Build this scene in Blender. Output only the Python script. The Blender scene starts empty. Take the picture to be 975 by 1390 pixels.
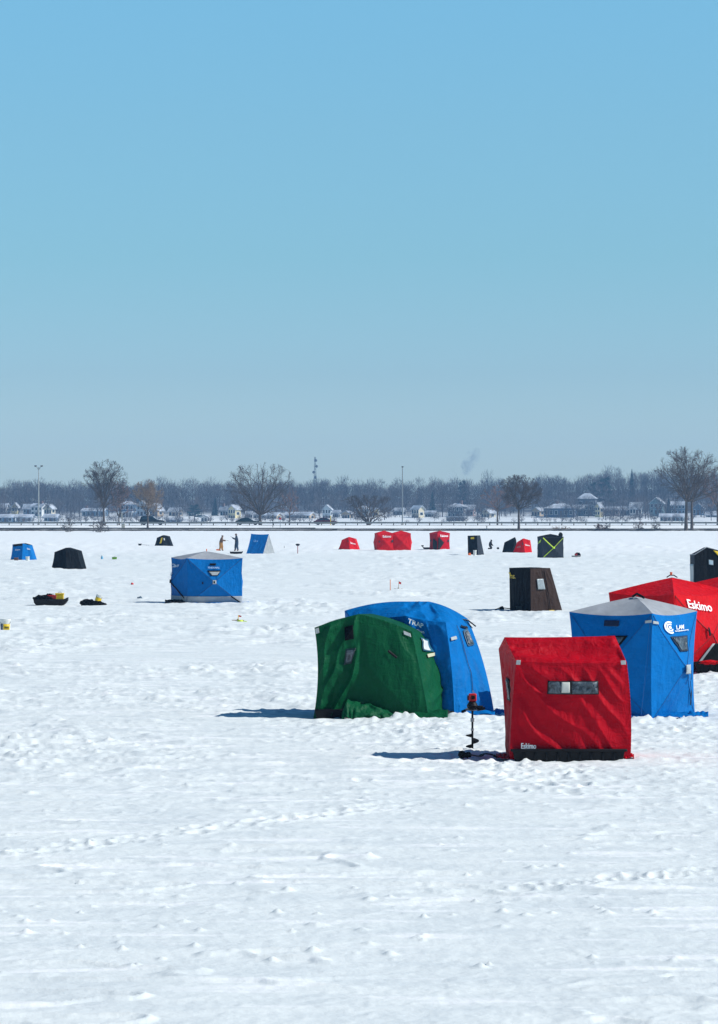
import bpy, bmesh, math, random
import numpy as np
from mathutils import Vector, Matrix

random.seed(7)
# ------------------------------------------------------------------ camera
F, CX, HY, H = 4500.0, 487.5, 701.0, 3.45      # focal length in photo pixels, centre column, horizon row, eye height
def gd(py): return F * H / (py - HY)           # distance of ice seen at row py
def at(px, py, d): return Vector(((px - CX) / F * d, d, H - (py - HY) / F * d))
scene = bpy.context.scene
COL = scene.collection
cam = bpy.data.cameras.new('camera'); co = bpy.data.objects.new('camera', cam); COL.objects.link(co)
co.location = (0, 0, H); co.rotation_euler = (math.radians(90), 0, 0)
cam.sensor_fit = 'HORIZONTAL'; cam.sensor_width = 24; cam.lens = F / 975 * 24
cam.shift_y = 6 / 975; cam.clip_start = 0.5; cam.clip_end = 9000
scene.camera = co
cam.dof.use_dof = False

# ------------------------------------------------------------------ light
SUN_EL, SUN_ROT = math.radians(41), math.radians(100)
w = bpy.data.worlds.new('World'); scene.world = w; w.use_nodes = True
nt = w.node_tree; nt.nodes.clear()
sky = nt.nodes.new('ShaderNodeTexSky'); sky.sky_type = 'NISHITA'; sky.sun_disc = False
sky.sun_elevation = SUN_EL; sky.sun_rotation = SUN_ROT
sky.air_density = 1.0; sky.dust_density = 0.4; sky.ozone_density = 4.0; sky.altitude = 300
bg = nt.nodes.new('ShaderNodeBackground'); bg.inputs[1].default_value = 0.1275
wo = nt.nodes.new('ShaderNodeOutputWorld')
hs = nt.nodes.new('ShaderNodeMix'); hs.data_type = 'RGBA'; hs.blend_type = 'MULTIPLY'; hs.inputs[0].default_value = 1.0
hs.inputs[7].default_value = (0.80, 1.06, 1.02, 1)
# sky tint by height: unseen upper sky dimmed and blued to deepen shadows
tcw = nt.nodes.new('ShaderNodeTexCoord'); spw = nt.nodes.new('ShaderNodeSeparateXYZ'); crw = nt.nodes.new('ShaderNodeValToRGB')
er = crw.color_ramp.elements; stops = [(0.0, (1.08, .98, 1.17)), (.022, (1.04, .945, 1.15)), (.043, (.88, .85, 1.04)), (.078, (.85, .93, 1.03)), (.117, (.95, 1.05, 1.11)), (.156, (1.02, 1.19, 1.23)), (.25, (.75, .95, 1.0)), (.5, (.28, .48, .66)), (1.0, (.18, .36, .52))]
while len(er) < len(stops): er.new(.5)
for e_, (p_, c_) in zip(er, stops): e_.position = p_; e_.color = tuple(q / 1.25 for q in c_) + (1,)
nt.links.new(tcw.outputs['Generated'], spw.inputs[0]); nt.links.new(spw.outputs[2], crw.inputs[0])
h2 = nt.nodes.new('ShaderNodeMix'); h2.data_type = 'RGBA'; h2.blend_type = 'MULTIPLY'; h2.inputs[0].default_value = 1.0
nt.links.new(sky.outputs[0], hs.inputs[6]); nt.links.new(hs.outputs[2], h2.inputs[6]); nt.links.new(crw.outputs[0], h2.inputs[7]); nt.links.new(h2.outputs[2], bg.inputs[0]); nt.links.new(bg.outputs[0], wo.inputs[0])
sl = bpy.data.lights.new('sun', 'SUN'); so = bpy.data.objects.new('sun', sl); COL.objects.link(so)
sl.energy = 4.3; sl.angle = math.radians(0.53); sl.color = (1.0, 0.98, 0.93)
sd = Vector((math.sin(SUN_ROT) * math.cos(SUN_EL), math.cos(SUN_ROT) * math.cos(SUN_EL), math.sin(SUN_EL)))
so.rotation_euler = sd.to_track_quat('Z', 'Y').to_euler(); so.location = (60, 0, 80)
vs = scene.view_settings; vs.view_transform = 'Standard'; vs.look = 'None'; vs.gamma = 1; vs.exposure = 0.08
scene.cycles.use_denoising = True; scene.cycles.max_bounces = 6; scene.cycles.volume_bounces = 1
scene.cycles.transparent_max_bounces = 12
scene.cycles.caustics_reflective = False; scene.cycles.caustics_refractive = False

# ------------------------------------------------------------------ noise
def pn(x, y, seed=0):
    x = np.asarray(x, dtype=np.float64); y = np.asarray(y, dtype=np.float64)
    xi = np.floor(x).astype(np.int64); yi = np.floor(y).astype(np.int64); xf = x - xi; yf = y - yi
    def g(ix, iy, dx, dy):
        h = (ix * 374761393 + iy * 668265263 + seed * 1274126177) & 0xffffffff
        h = ((h ^ (h >> 13)) * 1274126177) & 0xffffffff
        h = h ^ (h >> 16)
        a = (h & 0xffff) / 65536.0 * 2 * math.pi
        return np.cos(a) * dx + np.sin(a) * dy
    u = xf * xf * xf * (xf * (xf * 6 - 15) + 10); v = yf * yf * yf * (yf * (yf * 6 - 15) + 10)
    a = g(xi, yi, xf, yf); b = g(xi + 1, yi, xf - 1, yf); c = g(xi, yi + 1, xf, yf - 1); d = g(xi + 1, yi + 1, xf - 1, yf - 1)
    return (a * (1 - u) + b * u) * (1 - v) + (c * (1 - u) + d * u) * v
def sstep(a, b, x):
    t = np.clip((x - a) / (b - a), 0, 1); return t * t * (3 - 2 * t)

# ------------------------------------------------------------------ materials
MATS = {}
def principled(name):
    m = bpy.data.materials.new(name); m.use_nodes = True
    n = m.node_tree; return m, n, n.nodes['Principled BSDF'], n.nodes['Material Output']
def mat(name, col, rough=0.6, var=0.12, scale=6.0, metal=0.0, spec=0.4, bump=0.0, bscale=None):
    if name in MATS: return MATS[name]
    m, n, p, o = principled(name)
    tc = n.nodes.new('ShaderNodeTexCoord'); nz = n.nodes.new('ShaderNodeTexNoise'); nz.inputs['Scale'].default_value = scale
    nz.inputs['Detail'].default_value = 4
    mr = n.nodes.new('ShaderNodeMapRange'); mr.inputs[1].default_value = .3; mr.inputs[2].default_value = .7
    mr.inputs[3].default_value = 1 - var; mr.inputs[4].default_value = 1 + var
    mx = n.nodes.new('ShaderNodeMix'); mx.data_type = 'RGBA'; mx.blend_type = 'MULTIPLY'; mx.inputs[0].default_value = 1
    mx.inputs[6].default_value = (*col, 1)
    n.links.new(tc.outputs['Object'], nz.inputs['Vector']); n.links.new(nz.outputs[0], mr.inputs[0])
    n.links.new(mr.outputs[0], mx.inputs[7]); n.links.new(mx.outputs[2], p.inputs['Base Color'])
    p.inputs['Roughness'].default_value = rough; p.inputs['Metallic'].default_value = metal
    p.inputs['Specular IOR Level'].default_value = spec
    if bump:
        b = n.nodes.new('ShaderNodeBump'); b.inputs['Strength'].default_value = bump; b.inputs['Distance'].default_value = .02
        n2 = n.nodes.new('ShaderNodeTexNoise'); n2.inputs['Scale'].default_value = bscale or scale * 3; n2.inputs['Detail'].default_value = 5
        n.links.new(tc.outputs['Object'], n2.inputs['Vector']); n.links.new(n2.outputs[0], b.inputs['Height'])
        n.links.new(b.outputs[0], p.inputs['Normal'])
    MATS[name] = m; return m
def fabric(name, col, rough=0.55, glow=0.12, crease=0.8, spec=.08):
    """tent cloth: thin, lets some sun through, puckers and long tension creases"""
    if name in MATS: return MATS[name]
    m, n, p, o = principled(name)
    N = n.nodes.new; L = n.links.new
    tc = N('ShaderNodeTexCoord')
    def noise(sc, vec_scale, det=4, dist=0.0):
        mp = N('ShaderNodeMapping'); mp.inputs['Scale'].default_value = vec_scale; mp.inputs['Rotation'].default_value = (0.3, 0.5, 0.2)
        nz = N('ShaderNodeTexNoise'); nz.inputs['Scale'].default_value = sc; nz.inputs['Detail'].default_value = det; nz.inputs['Distortion'].default_value = dist
        L(tc.outputs['Object'], mp.inputs['Vector']); L(mp.outputs[0], nz.inputs['Vector']); return nz.outputs[0]
    a = noise(3.0, (1, 1, .35), 3, .6); b = noise(9.0, (1.2, 1.2, .5), 4, .8); c = noise(40, (1, 1, 1), 2); d = noise(7.0, (.5, 1, 1.6), 3, 1.0)
    def add(x, y, k):
        q = N('ShaderNodeMath'); q.operation = 'MULTIPLY_ADD'; L(y, q.inputs[0]); q.inputs[1].default_value = k; L(x, q.inputs[2]); return q.outputs[0]
    s = add(add(add(a, b, .45), c, .05), d, .35)
    bp = N('ShaderNodeBump'); bp.inputs['Strength'].default_value = crease; bp.inputs['Distance'].default_value = .05
    L(s, bp.inputs['Height'])
    st = noise(5.0, (1, 1, 1), 5)
    mr = N('ShaderNodeMapRange'); mr.inputs[1].default_value = .3; mr.inputs[2].default_value = .75; mr.inputs[3].default_value = .88; mr.inputs[4].default_value = 1.1
    L(st, mr.inputs[0])
    mx = N('ShaderNodeMix'); mx.data_type = 'RGBA'; mx.blend_type = 'MULTIPLY'; mx.inputs[0].default_value = 1; mx.inputs[6].default_value = (*col, 1)
    L(mr.outputs[0], mx.inputs[7]); L(mx.outputs[2], p.inputs['Base Color']); L(bp.outputs[0], p.inputs['Normal'])
    p.inputs['Roughness'].default_value = rough; p.inputs['Specular IOR Level'].default_value = spec
    tr = N('ShaderNodeBsdfTranslucent'); L(mx.outputs[2], tr.inputs[0])
    ms = N('ShaderNodeMixShader'); ms.inputs[0].default_value = glow; L(p.outputs[0], ms.inputs[1]); L(tr.outputs[0], ms.inputs[2]); L(ms.outputs[0], o.inputs[0])
    MATS[name] = m; return m
def vinyl():
    if 'vinyl' in MATS: return MATS['vinyl']
    m, n, p, o = principled('vinyl')
    N = n.nodes.new; L = n.links.new
    tc = N('ShaderNodeTexCoord'); nz = N('ShaderNodeTexNoise'); nz.inputs['Scale'].default_value = 9; nz.inputs['Detail'].default_value = 3; nz.inputs['Distortion'].default_value = 1.5
    L(tc.outputs['Object'], nz.inputs['Vector'])
    cr = N('ShaderNodeValToRGB'); cr.color_ramp.elements[0].position = .35; cr.color_ramp.elements[1].position = .72
    cr.color_ramp.elements[0].color = (.015, .02, .028, 1); cr.color_ramp.elements[1].color = (.13, .16, .19, 1)
    L(nz.outputs[0], cr.inputs[0]); L(cr.outputs[0], p.inputs['Base Color'])
    b = N('ShaderNodeBump'); b.inputs['Strength'].default_value = .5; b.inputs['Distance'].default_value = .03; L(nz.outputs[0], b.inputs['Height']); L(b.outputs[0], p.inputs['Normal'])
    p.inputs['Roughness'].default_value = .25; p.inputs['Specular IOR Level'].default_value = .4
    MATS['vinyl'] = m; return m
RED = fabric('red_cloth', (.50, .003, .014), .55); BRED = fabric('bright_red_cloth', (.68, .006, .012), .55)
BLUE = fabric('blue_cloth', (.0005, .165, .50), .6); GREEN = fabric('green_cloth', (.004, .088, .034), .5)
NAVY = fabric('blue_dull_cloth', (.001,.12,.45), .5)
GREYF = fabric('grey_cloth', (.40, .42, .45), .6, .1, .25); BLACKF = fabric('black_cloth', (.005, .006, .008), .75, .0, .6, .08)
CHARF = fabric('charcoal_cloth', (.035, .042, .055), .7, .02, .6, .1); WHITEF = fabric('shaded_white_cloth', (.42, .44, .45), .6, .1)
BROWNF = fabric('brown_black_cloth', (.040, .022, .017), .6, .03, .8, .15); BROWND = fabric('shaded_brown_cloth', (.005, .004, .006), .7, .0, .6, .08)
BLACK = mat('black_plastic', (.006, .006, .008), .55, .2, 8, spec=.2, bump=.2)
WHITE = mat('white_print', (.9, .91, .92), .6, .04); REFL = mat('reflector', (.42, .44, .44), .4, .15, 40)
YEL = mat('yellow_plastic', (.75, .50, .01), .5); LIME = mat('lime_tape', (.50, .72, .02), .5); ORG = mat('orange_plastic', (.85, .17, .04), .5)
REDP = mat('red_plastic', (.55, .01, .015), .35); WHP = mat('white_plastic', (.72, .72, .68), .4, .05)
STEEL = mat('grey_steel', (.30, .31, .32), .4, .1, metal=.6); ZINC = mat('dull_zinc', (.20, .22, .22), .5, .2, 1.5, metal=.3)
DARK = mat('dark_stone', (.055, .055, .055), .8, .35, .6); WOODP = mat('tan_wood', (.35, .25, .15), .8)

# ------------------------------------------------------------------ object helpers
def tag(o, label=None, cat=None, group=None, kind=None):
    if label: o['label'] = label
    if cat: o['category'] = cat
    if group: o['group'] = group
    if kind: o['kind'] = kind
    return o
GROUPS = {'ice shelter': 'fishing shelters pitched on the ice', 'house': 'houses along the far shore', 'car': 'cars on the causeway', 'tree': 'bare trees and conifers by the shore', 'sled': 'sleds on the ice', 'bucket': 'pails on the ice', 'street lamp': 'street lamps on the causeway', 'shrub': 'shrubs on the bank', 'fishing tip-up': 'stakes and tip-ups on the ice', 'sign post': 'posts along the causeway'}
def thing(name, label, cat, loc, group=None, rz=0.0):
    o = bpy.data.objects.new(name, None); COL.objects.link(o); o.location = loc; o.rotation_euler.z = rz
    o.empty_display_size = .3
    return tag(o, label, cat, group or GROUPS.get(cat))
def mesh_obj(name, V, Fc, m, parent=None, smooth=True, sharp=35, weld=0.0, local=False):
    """V in world metres unless local; a child keeps coordinates relative to its parent"""
    me = bpy.data.meshes.new(name)
    V = np.asarray(V, dtype=float).reshape(-1, 3)
    if parent is not None and not local:
        r = parent
        off = Vector((0, 0, 0))
        while r is not None: off += r.location; r = r.parent
        V = V - np.array(off)
    me.from_pydata(V.tolist(), [], Fc); 
    if weld:
        bm = bmesh.new(); bm.from_mesh(me); bmesh.ops.remove_doubles(bm, verts=bm.verts, dist=weld); bm.to_mesh(me); bm.free()
    me.validate()
    if smooth:
        me.shade_smooth()
        if sharp: me.set_sharp_from_angle(angle=math.radians(sharp))
    mm = m if isinstance(m, (list, tuple)) else [m]
    for q in mm: me.materials.append(q)
    o = bpy.data.objects.new(name, me); COL.objects.link(o)
    if parent is not None: o.parent = parent
    return o
class MB:
    def __init__(s): s.V = []; s.F = []
    def add(s, V, Fc):
        k = len(s.V); s.V += [tuple(v) for v in V]; s.F += [tuple(i + k for i in f) for f in Fc]; return s
    def box(s, x0, x1, y0, y1, z0, z1, tx=0, ty=0, tz=None):
        """tx/ty: how much narrower (per side) the bottom is than the top"""
        V = [(x0 + tx, y0 + ty, z0), (x1 - tx, y0 + ty, z0), (x1 - tx, y1 - ty, z0), (x0 + tx, y1 - ty, z0), (x0, y0, z1), (x1, y0, z1), (x1, y1, z1), (x0, y1, z1)]
        return s.add(V, [(3, 2, 1, 0), (4, 5, 6, 7), (0, 1, 5, 4), (1, 2, 6, 5), (2, 3, 7, 6), (3, 0, 4, 7)])
    def tube(s, pts, rad, n=6, cap=True):
        pts = [Vector(p) for p in pts]
        if not isinstance(rad, (list, tuple)): rad = [rad] * len(pts)
        rings = []
        for i, p in enumerate(pts):
            t = (pts[min(i + 1, len(pts) - 1)] - pts[max(i - 1, 0)]).normalized()
            a = t.cross(Vector((0, 0, 1)) if abs(t.z) < .9 else Vector((1, 0, 0))).normalized(); b = t.cross(a)
            rings.append([p + (a * math.cos(2 * math.pi * k / n) + b * math.sin(2 * math.pi * k / n)) * rad[i] for k in range(n)])
        V = [v for r in rings for v in r]; Fc = []
        for i in range(len(pts) - 1):
            for k in range(n): Fc.append((i * n + k, i * n + (k + 1) % n, (i + 1) * n + (k + 1) % n, (i + 1) * n + k))
        if cap: Fc += [tuple(range(n))[::-1], tuple((len(pts) - 1) * n + k for k in range(n))]
        return s.add(V, Fc)
    def lathe(s, prof, n=20, c=(0, 0, 0)):
        V = []; Fc = []
        for r, z in prof:
            for k in range(n): V.append((c[0] + r * math.cos(2 * math.pi * k / n), c[1] + r * math.sin(2 * math.pi * k / n), c[2] + z))
        for i in range(len(prof) - 1):
            for k in range(n): Fc.append((i * n + k, i * n + (k + 1) % n, (i + 1) * n + (k + 1) % n, (i + 1) * n + k))
        return s.add(V, Fc)
    def prism(s, poly, y0, y1, inset=0):
        """polygon in x,z extruded along y"""
        n = len(poly); V = [(x, y0, z) for x, z in poly] + [(x, y1, z) for x, z in poly]
        Fc = [tuple(range(n)), tuple(range(2 * n - 1, n - 1, -1))] + [(i, i + n, (i + 1) % n + n, (i + 1) % n) for i in range(n)]
        return s.add(V, Fc)
    def build(s, name, m, parent=None, bevel=0.0, local=True, smooth=False):
        o = mesh_obj(name, s.V, s.F, m, parent, smooth=smooth or bevel > 0, local=local)
        if bevel:
            b = o.modifiers.new('bevel', 'BEVEL'); b.width = bevel; b.segments = 2; b.limit_method = 'ANGLE'; b.angle_limit = math.radians(35)
        return o
def blob(cx, cy, cz, rx, ry, rz, seed=0, n=14, rough=.25):
    """a lumpy soft heap"""
    V = []; Fc = []
    for i in range(n + 1):
        th = math.pi * i / n
        for k in range(2 * n):
            ph = math.pi * k / n
            d = 1 + rough * float(pn(3 * math.cos(ph) * math.sin(th) + seed, 3 * math.sin(ph) * math.sin(th) + 2.3 * math.cos(th), seed)) * 2
            V.append((cx + rx * d * math.sin(th) * math.cos(ph), cy + ry * d * math.sin(th) * math.sin(ph), cz + rz * d * math.cos(th)))
    for i in range(n):
        for k in range(2 * n): Fc.append((i * 2 * n + k, (i + 1) * 2 * n + k, (i + 1) * 2 * n + (k + 1) % (2 * n), i * 2 * n + (k + 1) % (2 * n)))
    return V, Fc

# ------------------------------------------------------------------ terrain
def macro(x, y):
    wob = 5 * pn(x / 60, 0 * x + 3.3, 5)
    yy = y + wob * np.clip((y - 300) / 250, 0, 1) * (y < 585)
    near = np.interp(yy, [0, 470, 500, 560, 590, 597, 603, 610, 616, 623, 627, 645, 652, 662], [0, 0, .10, .30, .62, .78, .84, 1.17, 1.26, 1.68, 1.75, 1.75, 1.4, 0])
    far = np.interp(y, [0, 1308, 1330, 1360, 1410, 1460, 1620, 1800, 3200], [0, 0, 1.0, 2.2, 4.0, 5.0, 9, 13, 13])
    hill = sstep(60, 150, x) * sstep(1440, 1640, y) * 5.0 - sstep(-20, -200, x) * sstep(1480, 1700, y) * 1.5
    return near * (y < 700) + far * (y >= 700) + hill + (y > 1320) * .5 * pn(x / 25, y / 25, 9)
PILES = []      # (x, y, radius, height) shovelled snow banked against the skirts
TRACKS = []     # (x, y, radius, depth)
def snow_h(x, y):
    z = macro(x, y)
    lake = 1 - sstep(1290, 1310, y)
    rough = .26 + .74 * sstep(36, 56, y) * (1 - .75 * sstep(440, 500, y))
    patch = np.clip(.62 + 1.6 * pn(x / 6, y / 11, 21), .12, 1.4)
    n = .045 * pn(x / 9, y / 14, 1) + .022 * pn(x / 2.6, y / 3.4, 2)
    far_ = sstep(48, 90, y); lump = (.026 + .085 * far_) * pn(x / (.8 + .5 * far_), y / 1.6, 3) + (.02 + .055 * far_) * pn(x / 1.9, y / 3.0, 33) + .034 * pn(x / .30, y / .34, 4) + .016 * pn(x / .14, y / .17, 14)
    crest = .05 * np.clip(.16 - np.abs(pn(x / 1.5 + .4 * pn(x / .7, y / .7, 8), y / 1.1, 6)), 0, 1) / .16
    wisp = .030 * np.clip(.07 - np.abs(pn(x / 2.6 + .3 * pn(x / .5, y / .5, 41), y / .8, 40)), 0, 1) / .07 * sstep(-.1, .12, pn(x / 3, y / 5, 42))
    crumb = .05 * np.clip(pn(x / .15, y / .18, 7) - .25, 0, 1) * 3
    z = z + lake * (n + (lump + crest + crumb) * rough * patch + wisp * (1 - .6 * far_))
    return z
def build_ground():
    us = list(np.arange(-.2, .2001, .00072)) + [.205, .215, .23, .25, .28, .33, .4, .55, .8, 1.2, 2.0, 3.5]
    us = sorted(set([-u for u in us if u > .2005]) | set(us))
    ys = [-80, -40, -15, 0, 10, 15]
    py = 1560.0
    while True:
        d = gd(py)
        if d > 500: break
        ys.append(d); py -= .8 if py < 1250 else 1.2
    y = ys[-1]
    while y < 665: y += 1.6; ys.append(y)
    while y < 1290: y += 40; ys.append(y)
    while y < 1850: y += 9; ys.append(y)
    ys += [2000, 2200, 2500, 2800, 3150]
    us = np.array(us); ys = np.array(ys, dtype=float)
    U, Y = np.meshgrid(us, ys); X = np.clip(U * np.maximum(Y, 22.0), -740, 740)
    Z = snow_h(X, Y); PZ = np.zeros_like(Z)
    for (x0, y0, r, h) in PILES:
        j0 = np.searchsorted(ys, y0 - 4 * r); j1 = np.searchsorted(ys, y0 + 4 * r) + 1
        sub = (slice(max(j0 - 1, 0), j1 + 1), slice(None))
        g = np.exp(-(((X[sub] - x0) / r) ** 2 + ((Y[sub] - y0) / (r * 1.3)) ** 2))
        P_ = h * g * (1 + 1.1 * pn(X[sub] / .09, Y[sub] / .14, 31)); PZ[sub] = np.maximum(PZ[sub], P_)
    Z += PZ
    for (x0, y0, r, h) in TRACKS:
        j0 = np.searchsorted(ys, y0 - 4 * r); j1 = np.searchsorted(ys, y0 + 4 * r) + 1
        sub = (slice(max(j0 - 1, 0), j1 + 1), slice(None))
        q = ((X[sub] - x0) / r) ** 2 + ((Y[sub] - y0) / (r * 1.7)) ** 2
        Z[sub] += -h * np.exp(-q * q) + .55 * h * np.exp(-((np.sqrt(q) - 1.35) / .3) ** 2)
    nr, nc = X.shape
    V = np.stack([X, Y, Z], -1).reshape(-1, 3)
    idx = np.arange(nr * nc).reshape(nr, nc)
    Q = np.stack([idx[:-1, :-1], idx[:-1, 1:], idx[1:, 1:], idx[1:, :-1]], -1).reshape(-1, 4)
    me = bpy.data.meshes.new('ground')
    me.vertices.add(len(V)); me.vertices.foreach_set('co', V.astype(np.float32).ravel())
    me.loops.add(Q.size); me.loops.foreach_set('vertex_index', Q.astype(np.int32).ravel())
    me.polygons.add(len(Q)); me.polygons.foreach_set('loop_start', np.arange(0, Q.size, 4, dtype=np.int32))
    me.polygons.foreach_set('use_smooth', np.ones(len(Q), dtype=bool))
    me.update(calc_edges=True)
    m, n, p, o = principled('snow'); N = n.nodes.new; L = n.links.new
    geo = N('ShaderNodeNewGeometry'); sep = N('ShaderNodeSeparateXYZ'); L(geo.outputs['Position'], sep.inputs[0])
    def nz(sc, det, s=(1, 1, 1)):
        mp = N('ShaderNodeMapping'); mp.inputs['Scale'].default_value = s; L(geo.outputs['Position'], mp.inputs[0])
        q = N('ShaderNodeTexNoise'); q.inputs['Scale'].default_value = sc; q.inputs['Detail'].default_value = det; L(mp.outputs[0], q.inputs['Vector']); return q.outputs[0]
    snow_tone = N('ShaderNodeValToRGB'); snow_tone.color_ramp.elements[0].position = .3; snow_tone.color_ramp.elements[1].position = .62  # greyer and whiter snow tones mixed at random
    snow_tone.color_ramp.elements[0].color = (.69, .74, .75, 1); snow_tone.color_ramp.elements[1].color = (.80, .84, .83, 1)
    L(nz(1.6, 12, (.45, .9, 1)), snow_tone.inputs[0])
    # the bank keeps cleaner snow than the wind-scoured, trodden lake
    bk = N('ShaderNodeMapRange'); bk.inputs[1].default_value = 285; bk.inputs[2].default_value = 350; bk.inputs[4].default_value = .75; L(sep.outputs[1], bk.inputs[0])
    bm_ = N('ShaderNodeMix'); bm_.data_type = 'RGBA'; L(bk.outputs[0], bm_.inputs[0]); L(snow_tone.outputs[0], bm_.inputs[6]); bm_.inputs[7].default_value = (.88, .90, .90, 1); snow_tone = bm_
    # sunlit crests painted into the snow colour as thin whiter streaks
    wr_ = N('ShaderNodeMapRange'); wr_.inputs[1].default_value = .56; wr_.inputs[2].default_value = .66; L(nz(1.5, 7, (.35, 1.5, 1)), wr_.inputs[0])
    wm_ = N('ShaderNodeMix'); wm_.data_type = 'RGBA'; L(wr_.outputs[0], wm_.inputs[0]); L(snow_tone.outputs[2], wm_.inputs[6]); wm_.inputs[7].default_value = (.90, .92, .92, 1)
    # leaf litter and brush under the far wood
    mr = N('ShaderNodeMapRange'); mr.inputs[1].default_value = 1290; mr.inputs[2].default_value = 1490; L(sep.outputs[1], mr.inputs[0])
    md = N('ShaderNodeMath'); md.operation = 'MULTIPLY_ADD'; L(nz(.05, 5), md.inputs[0]); md.inputs[1].default_value = 1.4; md.inputs[2].default_value = -.7
    ad = N('ShaderNodeMath'); ad.operation = 'ADD'; ad.use_clamp = True; L(mr.outputs[0], ad.inputs[0]); L(md.outputs[0], ad.inputs[1])
    mm = N('ShaderNodeMath'); mm.operation = 'MULTIPLY'; L(ad.outputs[0], mm.inputs[0]); L(mr.outputs[0], mm.inputs[1])
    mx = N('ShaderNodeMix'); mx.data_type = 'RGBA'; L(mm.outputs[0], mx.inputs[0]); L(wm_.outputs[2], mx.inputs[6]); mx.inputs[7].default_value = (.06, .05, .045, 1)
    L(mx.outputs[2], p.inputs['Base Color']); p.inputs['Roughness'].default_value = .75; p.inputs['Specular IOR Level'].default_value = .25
    b = N('ShaderNodeBump'); b.inputs['Strength'].default_value = .5; b.inputs['Distance'].default_value = .04; L(nz(6, 9, (1, .8, 1)), b.inputs['Height'])
    L(b.outputs[0], p.inputs['Normal'])
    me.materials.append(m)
    g = bpy.data.objects.new('snowy_lake_ground', me); COL.objects.link(g); tag(g, kind='structure')

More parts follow.
